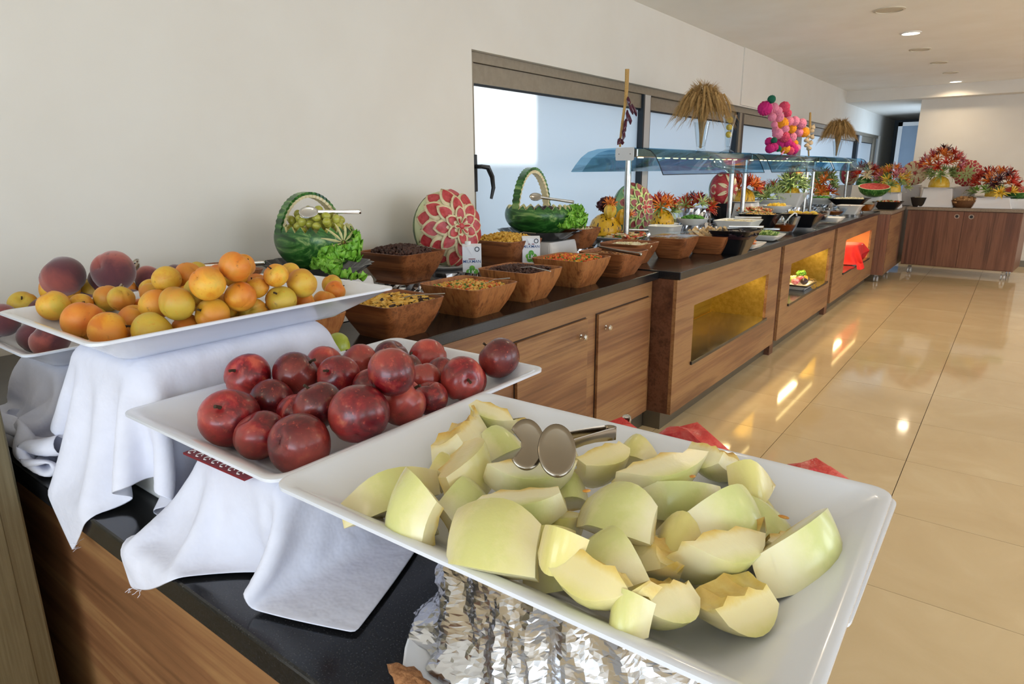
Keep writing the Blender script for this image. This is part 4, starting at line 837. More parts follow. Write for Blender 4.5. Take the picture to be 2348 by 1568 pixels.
carved('peeled watermelon carved into a large red and cream flower', (p.x, p.y, p.z + .008), R(-16), .165, SPEC1, 'peeled_rind', 'rind_green', (.85, .95, 1.06), tilt=-8)
p = back(1158, 606, -2.05, .24, .24, 'foil covered riser under the golden puffed cereal')
wood_bowl('wooden bowl of golden puffed corn cereal', p, .30, .28, .13); heap('golden puffed corn cereal heaped in wooden bowl', p, .265, .25, 'cereal_corn', .123, .035, 480, .007, seed=13); spoon_thing('steel spoon in the golden puffed cereal', (p.x + .03, p.y + .02, p.z + .15), atx(1228, 535, p.x + .1))
p = back(1235, 548, -2.12, .34, .26, 'cloth covered riser under the dark fruit watermelon basket', 'cloth'); fluted('black fluted platter under the dark fruit watermelon basket', p, .25, .19)
basket('dark green watermelon basket with zigzag rim and tall handle', (p.x, p.y, p.z + .014), R(-4), .215, .15, .12, -.05, 'plum', False, 2.2); rg = random.Random(2); pm = MB().ball((0, 0, 0), .017, 10, 7).mesh('dark_grape', 'plum')
for k in range(22):
    r = .15 * math.sqrt((k + .5) / 22); a = k * 2.4; o = inst('dark_grape', pm, None, (p.x + .02 + r * math.cos(a), p.y + r * .6 * math.sin(a), p.z + .15 + .02 * (1 - (r / .15) ** 2))); tag(o, 'dark purple grape in the watermelon basket', 'grape', 'dark grapes in the watermelon basket')
tongs('steel tongs resting on the dark grape basket', atx(1228, 452, p.x + .02), atx(1312, 463, p.x + .18), sp=.02, hr=(.034, .022), normal=(.6, -.6, .5), rise=.004)
lettuce('curly green lettuce on the dark grape basket platter', (p.x + .19, p.y + .02, p.z + .06), 11, .115, R(-15), 2.6, seed=21, drop=.25)
p = pl(1322, 566, -2.0); wood_bowl('small wooden bowl of oats behind the coloured cereal', p, .22, .22, .11); heap('pale oats in small wooden bowl', p, .19, .19, 'dairy', .098, .012, 160, .006, seed=14, name='oats'); riser('foil covered riser under the oat bowl', p, .16, .16, 'foil', .905)
# milk cartons
plain('carton', '#dfe1e6', .4)
FONTS = {}
def text_part(txt, size, mat, parent, m, name='lettering', bold=True):
    cu = bpy.data.curves.new('lettering', 'FONT'); cu.body = txt; cu.size = size; cu.align_x = 'CENTER'; cu.align_y = 'CENTER'; cu.extrude = .0002; cu.offset = size * .006 if bold else 0
    o = bpy.data.objects.new('lettering', cu); COL.objects.link(o); bpy.context.view_layer.update(); me = bpy.data.meshes.new_from_object(o); bpy.data.objects.remove(o); me.materials.clear(); me.materials.append(MATS[mat])
    q = inst(name, me, parent); q.matrix_local = m; return q
def carton(label, p, rz, w, d, h, cap, big):
    t = thing('milk_carton', label, 'carton', p, rz); b = MB().box(-w / 2, w / 2, -d / 2, d / 2, 0, h); b.build('carton_body', 'carton', t, smooth=False, bevel=.002)
    MB().add([(-w / 2, -d / 2, h), (w / 2, -d / 2, h), (w / 2, d / 2, h), (-w / 2, d / 2, h), (-w / 2, 0, h + .010), (w / 2, 0, h + .010)], [(0, 1, 5, 4), (2, 3, 4, 5), (1, 2, 5), (3, 0, 4)]).build('top_fold', 'carton', t, smooth=False)
    MB().add([(-w * .28, -d / 2 - .001, h), (w * .1, -d / 2 - .001, h), (0, -d / 2 - .003, h - .035)], [(0, 1, 2)]).build('folded_ear', 'carton', t, smooth=False, thick=.001)
    if cap: MB().lathe([(.013, 0), (.014, .002), (.014, .016), (.012, .018), (.001, .018)], 20, (-w * .2, 0, h + .004)).build('cap', 'white_ceramic', t)
    F = lambda x, z: Matrix.Translation((x, -d / 2 - .0006, z)) @ Matrix.Rotation(R(90), 4, 'X')
    text_part('MILKMAN', w * .215, 'print_blue', t, F(.0, h * big), 'brand_lettering'); MB().box(-w * .18, w * .18, -d / 2 - .0012, -d / 2 - .0002, h * big + w * .12, h * big + w * .16).build('red_script', 'print_red', t, smooth=False)
    cz = h * big - w * .52; cl = MB()
    for ax, az in ((0, .17), (-.17, -.02), (.17, -.02), (-.1, -.2), (.1, -.2)): cl.lathe([(.001, 0), (w * .155, 0), (w * .155, .0012), (.001, .0012)], 20, cap0=False, cap1=False) if False else cl.add(*(lambda q: (q.v, q.f))(MB().lathe([(.001, 0), (w * .15, 0), (w * .15, .001), (.001, .001)], 18, cap0=False, cap1=False).xf(F(ax * w, cz + az * w))))
    cl.build('clover_emblem', 'print_green', t); text_part('LK', w * .34, 'card', t, F(0, cz - w * .05) @ Matrix.Translation((0, 0, .0014)), 'emblem_letters')
    q = MB().lathe([(w * .09, 0), (w * .13, 0), (w * .13, .001), (w * .09, .001)], 20, cap0=False, cap1=False).xf(F(w * .28, h * .90)); q.build('ring_mark', 'gasket', t)
p1 = atx(1083, 622, -1.93); p1.z = max(p1.z, .905); carton('white milk carton with cap before the carved watermelon', (p1.x, p1.y, p1.z), R(40), .085, .06, .115, True, .42); riser('foil covered riser under the capped milk carton', p1, .12, .10, 'foil', .90)
p2 = atx(1217, 603, -1.90); carton('white milk carton before the golden puffed cereal', (p2.x, p2.y, p2.z), R(40), .088, .06, .125, False, .68); riser('foil covered riser under the uncapped milk carton', p2, .12, .10, 'foil', .90)
# dark wooden bowl by the wall behind the apricots
p = Vector((-2.14, 1.10, 1.0)); riser('foil covered riser under the prune bowl', p, .26, .24, 'foil', .90); wood_bowl('dark wooden bowl of prunes against the wall', p, .30, .30, .118, base=.6); heap('dark dried prunes in wooden bowl against the wall', p, .26, .26, 'plum', .10, .012, 60, .014, seed=30, name='prunes', cat='prunes'); tongs('steel tongs across the prune bowl', (p.x + .02, p.y - .06, p.z + .125), atx(603, 603, -2.1), sp=.02, hr=(.035, .025))
# ================================================================== glass sneeze guards
GX = -1.9
def guard(label, y0, y1, posts, plate_=False, ledn=1):
    t = thing('sneeze_guard', label, 'sneeze guard', (GX, (y0 + y1) / 2, .905)); ym = (y0 + y1) / 2; zz = .905
    prof = [(-.377, 1.422), (-.345, 1.462), (-.305, 1.505), (-.255, 1.537), (-.19, 1.552), (0, 1.557), (.12, 1.552), (.165, 1.535), (.195, 1.505), (.222, 1.455), (.246, 1.402)]
    for nm, pr in (('wall_side_glass', prof[:6]), ('room_side_glass', prof[5:])):
        b = MB(); b.grid([[(x, yy, z - zz) for x, z in pr] for yy in (y0 - ym, y1 - ym)]); b.build(nm, 'guard_glass', t, thick=.006, ang=60)
    for yy in (y0 - ym, y1 - ym): MB().tube([(x, yy, z - zz) for x, z in prof[6:]], .003, 6).build('glass_edge', 'gasket', t)
    MB().tube([(prof[-1][0], yy, prof[-1][1] - zz) for yy in (y0 - ym, y1 - ym)], .0025, 6).build('glass_edge', 'gasket', t)
    MB().box(-.075, .075, y0 - ym + .01, y1 - ym - .01, 1.505 - zz, 1.551 - zz).build('top_rail', 'steel', t, smooth=False, bevel=.003)
    n = int((y1 - y0) / .13)
    for k in range(n):
        yy = y0 - ym + .12 + k * .13
        MB().box(.02, .032, yy, yy + .055, 1.500 - zz, 1.505 - zz).build('light_strip', 'led', t, smooth=False) if k == 0 else inst('light_strip', t.children[-1].data if k == 1 else LS, t, (0, k * .13, 0))
        if k == 0: LS = [c for c in t.children if c.name.startswith('light_strip')][-1].data
    for yp in posts:
        MB().lathe([(.035, 0), (.035, .006), (.0195, .010), (.0195, 1.505 - zz)], 20, (0, yp - ym, 0)).build('post', 'steel', t)
    if plate_:
        q = MB().rings([[(x, y0 - ym - .012, z + 1.522 - zz) for x, z in rr(.118, .074, .008)], [(x, y0 - ym - .004, z + 1.522 - zz) for x, z in rr(.118, .074, .008)]]).build('end_plate', 'frame_white', t)
        for x in (-.037, .037): MB().ball((x, y0 - ym - .0125, 1.522 - zz), .003, 8, 5).build('screw', 'gasket', q)
    light('guard_light', 'AREA', (GX + .026, ym, 1.495), 5.0 * (y1 - y0) / 2, (1, .84, .58), shape='RECTANGLE', size=.02, size_y=(y1 - y0) * .9)
guard('curved blue tinted glass sneeze guard with white end plate', 3.62, 5.52, (3.66, 5.48), True)
guard('curved tinted sneeze guard under the paper flowers', 5.72, 7.98, (5.80, 7.88)); guard('curved tinted sneeze guard under the second wheat vase', 8.06, 10.12, (8.16, 10.02))
# ================================================================== ornaments on the guards
GT = 1.559
def wheat_vase(label, px, py, top, seed, r=.045):
    p = atx(px, py, GX); p.z = GT; t = thing('wheat_vase', label, 'vase', p); rg = random.Random(seed); h = .20
    MB().lathe([(.001, 0), (.036, 0), (.036, .010), (.030, .014), (.032, .03), (.045, .12), (.058, h), (.056, h), (.043, .12), (.030, .032), (.001, .026)], 28, cap0=False, cap1=False).build('glass_vase', 'clear_glass', t)
    ears = []
    for q in range(9):
        f = q / 8; reach = .03 + .115 * f; top_ = .385 - .05 * f; end = .36 - .15 * f ** 1.3
        pts = [Vector((0, 0, .03)), Vector((.004, 0, .12)), Vector((.012 + .01 * f, 0, .22)), Vector((.02 + .30 * reach, 0, top_ - .02)), Vector((.02 + .62 * reach, 0, top_)), Vector((.02 + .9 * reach, 0, (top_ + end) / 2)), Vector((.02 + 1.05 * reach, 0, end))]
        b = MB(); b.tube(pts[:4], .0016, 5); b.tube(pts[3:], [.003, .0075, .0085, .003], 7)
        for k in range(14):
            a = pts[4].lerp(pts[6], k / 13); o_ = Vector((.012 + .02 * f, rg.uniform(-.022, .022), .02 - .045 * f)); b.tube([a, a + o_, a + o_ * 1.9 + Vector((.004, 0, -.02 * f))], [.0011, .0008, .0003], 4)
        ears.append(b.mesh('wheat_ear', 'wheat'))
    for k in range(150):
        inst('wheat_ear', ears[(k * 5) % 9], t, (rg.uniform(-.006, .006), rg.uniform(-.006, .006), rg.uniform(-.012, .02)), (rg.uniform(-.06, .06), rg.uniform(-.06, .06), k * 2.39996), top * rg.uniform(.92, 1.05))
wheat_vase('tall glass vase of drooping golden wheat beside the lemon vase', 1606, 345, 1.1, 3); wheat_vase('glass vase of golden wheat past the garlic braid', 1918, 350, 1.1, 8)
p = atx(1668, 345, GX); p.z = GT; t = thing('lemon_vase', 'footed glass vase holding yellow lemons', 'vase', p)
MB().lathe([(.001, 0), (.05, 0), (.048, .006), (.02, .022), (.022, .04), (.028, .12), (.036, .2), (.056, .28), (.054, .28), (.034, .2), (.026, .12), (.018, .045), (.001, .04)], 28, cap0=False, cap1=False).build('glass_vase', 'clear_glass', t)
for k in range(3): o = MB().ball((0, 0, 0), (.024, .024, .029), 16, 10, lambda th, ph: 1 + .12 * math.exp(-(th / .3) ** 2) + .12 * math.exp(-((math.pi - th) / .3) ** 2)).build('lemon', 'lemon', None, (p.x, p.y + .002 * k, p.z + .135 + .055 * k)); o.rotation_euler = (1.2, .4 * k, 0); tag(o, 'yellow lemon inside the footed glass vase', 'lemon', 'lemons in the glass vase')
# paper flower garland
PF = [(1445, 343, 35, 4), (1385, 425, 62, 0), (1465, 420, 42, 1), (1503, 450, 38, 1), (1560, 412, 46, 2), (1512, 502, 42, 1), (1450, 502, 36, 1), (1470, 570, 28, 1), (1538, 562, 55, 3), (1600, 540, 40, 1), (1652, 540, 42, 1), (1715, 560, 42, 1), (1625, 606, 42, 3), (1566, 612, 36, 1), (1740, 640, 42, 3), (1692, 642, 36, 1), (1500, 652, 46, 1), (1560, 682, 46, 2), (1626, 682, 42, 1), (1425, 725, 38, 0), (1468, 712, 27, 4), (1520, 736, 44, 0), (1580, 726, 42, 0), (1620, 762, 38, 0), (1650, 740, 32, 3), (1565, 786, 44, 3), (1430, 786, 40, 0), (1505, 786, 27, 4), (1465, 775, 38, 0), (1640, 796, 42, 0), (1610, 815, 36, 2), (1672, 780, 32, 1), (1590, 470, 34, 2), (1480, 620, 30, 1), (1540, 640, 34, 1)]
p0 = atx(1792, 347, GX); p0.z = GT; t = thing('paper_flower_garland', 'tall garland of pink, magenta and orange paper flowers on the guard', 'garland', p0); pm_ = ['paper_magenta', 'paper_pink', 'paper_rose', 'paper_orange', 'paper_green']
def ruff(th, ph): return 1 + .07 * math.sin(9 * ph + 5 * math.sin(6 * th)) * math.sin(th) + .06 * math.sin(15 * th + 2 * math.sin(4 * ph))
pmesh = [MB().ball((0, 0, 0), 1, 40, 26, ruff).mesh('paper_flower', m, True, 180) for m in pm_]; rg = random.Random(6)
for u, v, r, c in PF:
    q = atx(1400 + .2555 * u, 140 + .2555 * v, GX + rg.uniform(-.04, .05)); rr_ = msize(q, r * .2555) * .98; q.z = max(q.z, GT + rr_)
    inst('paper_flower', pmesh[c], t, q - p0, (rg.uniform(0, 3), rg.uniform(0, 3), 0), rr_)
cp = [atx(1400 + .2555 * u, 140 + .2555 * v, GX) - p0 for u, v in ((1445, 350), (1450, 480), (1500, 600), (1560, 700), (1560, 800))] + [Vector((0, 0, .002))]
MB().tube(cp, .008, 6).build('wire_stem', 'paper_pink', t)
# aubergine braid and garlic braid
Z7 = lambda u, v, X=GX: atx(1400 + .2555 * u, 140 + .2555 * v, X)
b0 = Z7(85, 768); b0.z = GT; t = thing('aubergine_braid', 'rope braid of small dried purple aubergines above the white end plate', 'braid', b0)
MB().tube([Z7(145, 72) - b0, Z7(140, 250) - b0, Z7(128, 400) - b0, Z7(105, 560) - b0, Z7(88, 700) - b0, Vector((0, 0, .002))], [.010, .009, .008, .008, .007, .006], 8).build('rope', 'rope', t); MB().tube([Z7(158, 72) - b0, Z7(150, 250) - b0, Z7(132, 400) - b0], .007, 7).build('rope_strand', 'rope', t)
for k, (u1, v1, u2, v2) in enumerate(((155, 320, 165, 400), (165, 380, 200, 480), (190, 385, 232, 494), (150, 440, 150, 540), (160, 470, 178, 570), (140, 520, 118, 610), (135, 560, 112, 650), (120, 600, 110, 710), (85, 690, 62, 762), (95, 700, 105, 765))):
    a, e = Z7(u1, v1, GX + .02), Z7(u2, v2, GX + .03); e.z = max(e.z, GT + .012); d = e - a; MB().tube([a - b0, a + d * .3 - b0, a + d * .7 - b0 + Vector((.004, 0, 0)), e - b0], [.004, .010, .011, .003], 8).build('aubergine', 'aubergine', t)
b1 = atx(1855, 352, GX); b1.z = GT; t = thing('garlic_braid', 'pale garlic braid beside the paper flower garland', 'braid', b1); MB().tube([atx(1858, 258, GX) - b1, atx(1857, 290, GX) - b1, atx(1853, 320, GX) - b1, Vector((0, 0, .002))], [.010, .014, .010, .008], 8).build('rope', 'rope', t)
gmesh = MB().lathe([(.001, 0), (.020, .002), (.026, .014), (.020, .028), (.006, .038), (.003, .05)], 12, cap0=False, cap1=False, wob=lambda u, z: 1 + .06 * math.sin(u * 2 * math.pi * 6)).mesh('garlic_bulb', 'garlic')
for k, (x, y) in enumerate(((1850, 300), (1861, 304), (1852, 314), (1860, 318), (1848, 326), (1857, 330), (1849, 338), (1855, 344), (1862, 296))): q = atx(x, y, GX + .02); q.z = max(q.z, GT + .004); inst('garlic_bulb', gmesh, t, q - b1, (rg.uniform(-.6, .6), rg.uniform(-.6, .6), 0), 1.1)
# ================================================================== salad buffet under the guards
BKX, MDX, FRX = -2.14, -1.86, -1.58
def item_riser(p, w, what, kind='foil', d=None): riser(('foil covered' if kind == 'foil' else 'cloth covered') + ' riser under ' + what, p, w, d or w, kind)
# speckled melon with squash faces, on its cheese plate
p = pl(1405, 548, -2.02); plate('white round plate of cheese and cold cuts', p, .40, .34, h=.025); item_riser(p, .28, 'the cheese plate', d=.24)
heap('cheese cubes, cold cuts and orange slices on the round plate', (p.x + .03, p.y, p.z), .33, .27, 'salad_mix', .032, .008, 70, .014, name='cold_cuts', cat='cold cuts', shape='flake', seed=40)
q = Vector((p.x - .04, p.y - .03, p.z + .03)); t = thing('decorated_melon', 'speckled yellow melon decorated with carved squashes and red lettuce', 'carved melon', q); speckled(t, .105)
for a, z, s, m in (((.06, -.05), .15, .038, 'pepper_yellow'), ((.10, .045), .11, .042, 'pepper_yellow')):
    MB().ball((0, 0, 0), (s, s, s * 1.1), 24, 12, lambda th, ph: 1 + .08 * math.cos(8 * ph)).build('carved_squash', m, t, (a[0], a[1], z))
flowers_on(t, (.05, -.05, .17), .02, .02, .03, ['carrot'], 4, .045, 3, .3); flowers_on(t, (.13, .05, .12), .02, .02, .02, ['carrot'], 3, .03, 5, .1)
lm = [leaf_mesh('red_leaf', 'red_lettuce', .08, .05, .8, .018, 60 + k) for k in range(3)]
for k in range(12): inst('red_leaf', lm[k % 3], t, (.0, .01, .125 + .004 * k), (rg.uniform(-.6, .6), rg.uniform(-.9, .1), k * .55))
tongs('steel tongs on the cheese plate', (p.x + .10, p.y - .06, p.z + .055), (p.x + .16, p.y + .16, p.z + .05), sp=.02, hr=(.03, .024))
SPECG = [(11, 58, 82, .22, .07, .6, 'carve_green', 'carve_pinkdark'), (10, 42, 66, .22, .10, .6, 'carve_green', 'carve_pinkdark'), (9, 26, 50, .20, .12, .6, 'carve_green', 'carve_pinkdark'), (7, 10, 34, .17, .13, .6, 'carve_green', 'carve_pinkdark'), (6, 2, 18, .10, .14, .5, 'carve_cream', 'carve_red')]
p = pl(1447, 533, -2.16); p.z += .0; carved('green watermelon carved into scale petals behind the first post', p, R(-12), .165, SPECG, 'pale_rind', 'rind_green', (.72, .95, 1.02), tilt=-6); item_riser(p, .22, 'the scale carved melon')
# white tub and pepper flower arrangement
p = pl(1520, 543, -2.0); t = thing('dip_tub', 'white plastic tub of creamy salad below the pepper flowers', 'tub', p); MB().rings([rrz(.20, .17, .03, 0), rrz(.22, .19, .03, .075), rrz(.23, .20, .03, .08), rrz(.222, .192, .03, .08), rrz(.20, .17, .03, .06), rrz(.05, .05, .02, .062)]).build('tub_body', 'white_ceramic', t); item_riser(p, .19, 'the white tub')
RED, ORG = ['pepper_red', 'pepper_red', 'pepper_orange'], ['pepper_orange', 'pepper_red', 'courgette_pale']
q = pl(1517, 516, -2.13); arrangement('speckled melon half bursting with red pepper flowers', q, .092, [(RED, 12, .085, .06, .05, .12, .1), (['cucumber', 'courgette_pale'], 6, .08, .08, .03, .10, -.2)], plate_r=.13, seed=2); item_riser(q, .20, 'the red pepper flower melon')
p = pl(1592, 490, -2.2); arrangement('low row of orange and red pepper flowers on crumpled foil', p, .07, [(ORG, 14, .075, .13, .06, .06, .0), (['leek_dark'], 5, .06, .08, .08, .07, .4), (RED, 5, .085, .12, .04, .04, -.1)], base=None, seed=6); foil_block('crumpled foil heap under the orange pepper flowers', p.x, p.y, .13, .12, .906, p.z + .05, 77, nu=50, nv=7, flare=.15, sq=2.2, name='foil_riser')
p = pl(1587, 515, -1.98); round_bowl('white oval bowl of chopped green herbs', p, .125, .05, 'white_ceramic', .6, sy=.8); heap('chopped green herbs in white oval bowl', p, .16, .13, 'herbs', .05, .02, 160, .007, name='chopped_herbs', cat='herbs', seed=41); item_riser(p, .16, 'the herb bowl')
# red carved watermelon in a tall black bowl
p = pl(1653, 502, -2.1); t = round_bowl('tall black bowl under the red carved watermelon', p, .11, .14, 'black_ceramic', .72); item_riser(p, .18, 'the tall black bowl')
SPECR = [(7, 20, 60, .11, .05, .9, 'carve_cream', None), (5, 66, 92, .30, .04, .5, 'carve_cream', 'carve_red')]
carved('deep red carved watermelon with a pale leaf relief', (p.x, p.y, p.z + .115), R(-30), .135, SPECR, 'carve_red', 'rind_green', (.8, .95, 1.08), centre=False)
# front row dishes
p = pl(1682, 581, -1.51, .906); sq_bowl('black square bowl beside the bread sticks', p, .27, .15, 'black_ceramic', .5); tongs('steel tongs across the black square bowl', (p.x - .05, p.y - .06, p.z + .16), (p.x + .13, p.y + .12, p.z + .165), sp=.02, hr=(.03, .026)); heap('dark salad leaves in the black square bowl', p, .25, .25, 'plum', .125, .015, 80, .012, name='salad_leaves', cat='salad', shape='flake', seed=42)
p = pl(1690, 546, -1.70); sq_bowl('white square bowl of dressing with spoon rest', p, .30, .14, 'white_ceramic', .55); heap('pale dressing salad in the white square bowl', p, .25, .25, 'dairy', .12, .01, 70, .012, name='potato_salad', cat='salad', seed=43); tongs('steel tongs across the white square bowl', (p.x - .04, p.y - .05, p.z + .15), (p.x + .13, p.y + .11, p.z + .155), sp=.02, hr=(.03, .026))
p = pl(1707, 567, -1.455); plate('white square plate of orange cheese slices', p, .23, .24, h=.035, r=.02); heap('orange cheese slices on the white square plate', p, .13, .14, 'carrot', .035, .01, 16, .018, shape='flake', name='cheese_slices', cat='cheese', seed=44)
p = pl(1752, 548, -1.50); plate('white plate of sliced cucumber', p, .26, .26, h=.04, r=.03); heap('sliced green cucumber on white plate', p, .17, .16, 'cucumber_mix', .042, .015, 40, .014, shape='flake', name='cucumber_slices', cat='cucumber', seed=45); tongs('clear plastic tongs on the cucumber plate', (p.x - .02, p.y - .06, p.z + .07), (p.x + .07, p.y + .12, p.z + .07), sp=.025, hr=(.028, .022), mat='clear_glass')
p = pl(1742, 524, -1.70); sq_bowl('black square bowl of olives before the tomato plate', p, .30, .125, 'black_ceramic', .55); heap('mixed olives in the black square bowl', p, .25, .25, 'cereal_mix', .112, .012, 120, .011, name='olives', cat='olives', seed=46)
def glass_bowl(label, px, py, X, r, h, fill, fz=.5):
    p = pl(px, py, X); t = round_bowl(label, p, r, h, 'clear_glass', .62, fill=fill, fz=fz); return p
p = glass_bowl('clear glass bowl half full of amber sauce with white ladle', 1796, 532, -1.55, .125, .13, 'amber_sauce', .5); q = thing('ladle', 'white plastic ladle in the amber sauce bowl', 'ladle', (p.x, p.y, p.z + .07)); MB().tube([(0, 0, 0), (.03, .06, .06), (.05, .10, .085), (.06, .125, .08), (.062, .13, .06)], .006, 8).build('handle', 'white_ceramic', q); spoon((0, 0, .0), .03, .03, (0, 0, 1), depth_=.02).build('ladle_cup', 'white_ceramic', q, thick=.002)
p = pl(1833, 514, -1.62); plate('white deep plate beside the amber sauce bowl', p, .24, .26, h=.05, r=.03)
p = pl(1840, 520, -1.50); sq_bowl('black square bowl topped with lemon wedges', p, .34, .12, 'black_ceramic', .5); lw = MB().ball((0, 0, 0), (.034, .02, .02), 12, 8).mesh('lemon_wedge', 'lemon')
for k in range(6): o = inst('lemon_wedge', lw, None, (p.x - .10 + .04 * k, p.y + .05 * math.sin(k * 2), p.z + .118), (0, .2, k)); tag(o, 'yellow lemon wedge on the black square bowl', 'lemon', 'lemon wedges on the black bowl')
heap('dark pickles under the lemon wedges', p, .28, .28, 'nuts', .105, .008, 70, .012, name='pickles', cat='pickles', seed=47)
glass_bowl('clear glass bowl of dark syrup', 1878, 506, -1.52, .095, .10, 'plum', .5); p = pl(1905, 507, -1.45); plate('small white plate beside the dark syrup bowl', p, .22, .24, h=.04, r=.03)
glass_bowl('clear glass bowl of light amber jam', 1906, 494, -1.62, .16, .085, 'honey', .55); p = pl(1948, 491, -1.5); sq_bowl('white square bowl of jam past the amber jam bowl', p, .26, .10, 'white_ceramic', .5); heap('red jam in white square bowl', p, .2, .2, 'pepper_red', .08, .006, 30, .01, name='jam', cat='jam', seed=48)
glass_bowl('clear glass bowl of dark honey at the counter corner', 1980, 485, -1.48, .14, .115, 'honey', .75)
# middle and back rows
p = pl(1728, 492, -2.0); plate('white plate of tomatoes and sliced cheese', p, .34, .30, h=.03); heap('red tomatoes and sliced white cheese on white plate', p, .28, .24, 'salad_mix', .04, .02, 60, .018, shape='flake', name='tomato_cheese', cat='salad', seed=49); item_riser(p, .25, 'the tomato plate')
p = pl(1780, 487, -1.95); round_bowl('white round bowl of orange wedges', p, .14, .07, 'white_ceramic', .55); heap('orange wedges in white round bowl', p, .17, .17, 'pepper_yellow', .066, .015, 26, .017, name='orange_wedges', cat='orange', seed=50); item_riser(p, .16, 'the orange wedge bowl')
p = pl(1705, 464, -2.17); arrangement('speckled melon with red pepper flowers behind the paired posts', p, .105, [(RED, 15, .10, .10, .07, .13, -.1)], plate_r=.15, seed=12); item_riser(p, .24, 'the second red pepper flower melon', 'cloth')
p = pl(1762, 466, -2.2); plate('white oval plate under the cucumber and carrot flowers', (p.x, p.y, p.z), .34, .30, h=.04); item_riser(p, .24, 'the cucumber flower plate', 'cloth'); arrangement('spray of cucumber, pepper and carrot flowers on oval plate', (p.x, p.y + .02, p.z + .012), .06, [(ORG, 12, .09, .12, .09, .09, .0), (['courgette_pale', 'cucumber', 'courgette_pale'], 12, .12, .14, .05, .05, -.1)], base=None, seed=15)
p = pl(1812, 474, -1.98); sq_bowl('tall white square bowl under the cucumber bouquet', p, .30, .15, 'white_ceramic', .55); item_riser(p, .18, 'the tall white bowl'); arrangement('bouquet of cucumber and carrot flowers in tall white bowl', (p.x, p.y, p.z + .12), .085, [(['cucumber', 'courgette_pale'], 16, .12, .08, .09, .09, -.1), (['leek_dark', 'pepper_orange'], 8, .07, .06, .10, .15, .3)], seed=18)
p = pl(1882, 468, -2.0); round_bowl('white oval dish of leafy salad', p, .16, .08, 'white_ceramic', .6, sy=.8); heap('leafy salad in white oval dish', p, .2, .17, 'herbs', .075, .02, 60, .013, shape='flake', name='leafy_salad', cat='salad', seed=51); item_riser(p, .2, 'the leafy salad dish')
p = pl(1884, 447, -2.2); arrangement('green leaf and orange flower display before the lattice melon', p, .10, [(['cucumber', 'cucumber', 'pepper_orange', 'courgette_pale'], 20, .13, .12, .16, .12, -.1), (['carrot', 'pepper_red'], 8, .11, .12, .03, .03, -.2)], seed=22); item_riser(p, .22, 'the green leaf display', 'cloth')
SPECL = [(13, 50, 78, .14, .06, .5, 'carve_cream', None), (12, 34, 62, .13, .08, .5, 'carve_cream', None), (10, 20, 46, .13, .09, .5, 'carve_cream', None), (8, 8, 30, .12, .1, .5, 'carve_cream', None), (5, 1, 14, .08, .11, .5, 'carve_cream', 'carve_red')]
p = pl(1944, 424, -1.98); carved('watermelon carved in a red lattice behind the last post', p, R(-25), .15, SPECL, 'carve_red', 'rind_green', (.75, .95, 1.1)); item_riser(p, .24, 'the lattice carved melon', 'cloth')
p = pl(1980, 424, -1.74); arrangement('red and cream vegetable flowers past the last post', p, .10, [(['radish', 'pepper_red', 'carve_cream', 'pepper_red'], 20, .10, .13, .13, .11, -.1)], seed=25, base='rind_green'); item_riser(p, .24, 'the red and cream flowers', 'cloth')
p = pl(1946, 471, -1.64); sq_bowl('wide black square bowl near the counter corner', p, .42, .085, 'black_ceramic', .55); heap('pale salad in wide black square bowl', p, .34, .34, 'dairy', .075, .008, 80, .014, name='bean_salad', cat='salad', seed=52); item_riser(p, .3, 'the wide black bowl')
def melon_half(label, p, rz, a, b, c):
    t = thing('watermelon_half', label, 'watermelon', p, rz); M_ = Matrix.Translation((0, 0, c * .93)) @ Matrix.Rotation(R(16), 4, 'Y')
    n = 36; MB().rings([[(a * math.cos(v) * math.cos(2 * math.pi * j / n), b * math.cos(v) * math.sin(2 * math.pi * j / n), c * math.sin(v)) for j in range(n)] for v in (R(-88), R(-70), R(-50), R(-30), R(-12), 0)], True, False).xf(M_).build('rind', 'rind_green', t)
    MB().lathe([(1.0, 0), (.93, .002)], n, sx=a, sy=b, cap0=False, cap1=False).xf(M_).build('pith', 'rind_white', t); MB().lathe([(.93, .002), (.6, .008), (.001, .010)], n, sx=a, sy=b, cap0=False, cap1=False).xf(M_).build('flesh', 'melon_red', t)
p = pl(2002, 450, -1.55); melon_half('halved watermelon tilted beside the corner bouquet', (p.x + .02, p.y - .12, p.z), R(-70), .15, .19, .14); item_riser(p, .2, 'the tilted watermelon half', 'cloth')
YB_ = ['pepper_orange', 'radish', 'pepper_yellow']
p = atx(2040, 442, -1.40); p.z = max(p.z, .91); arrangement('bouquet of orange flowers and green leaves over bananas', p, .13, [(YB_, 22, .10, .16, .17, .14, .0), (['courgette_pale', 'lettuce', 'cucumber'], 10, .12, .17, .10, .08, -.2)], plate_r=.2, seed=28, base='pepper_yellow'); item_riser(p, .26, 'the banana bouquet', 'cloth')
p = aty(2035, 474, 9.9); sq_bowl('black square bowl on the corner cabinet', (p.x, p.y, .906), .34, .10, 'black_ceramic', .55); heap('mixed vegetables in the corner black bowl', (p.x, p.y, .906), .28, .28, 'salad_mix', .09, .015, 80, .014, name='mixed_vegetables', cat='salad', seed=53)
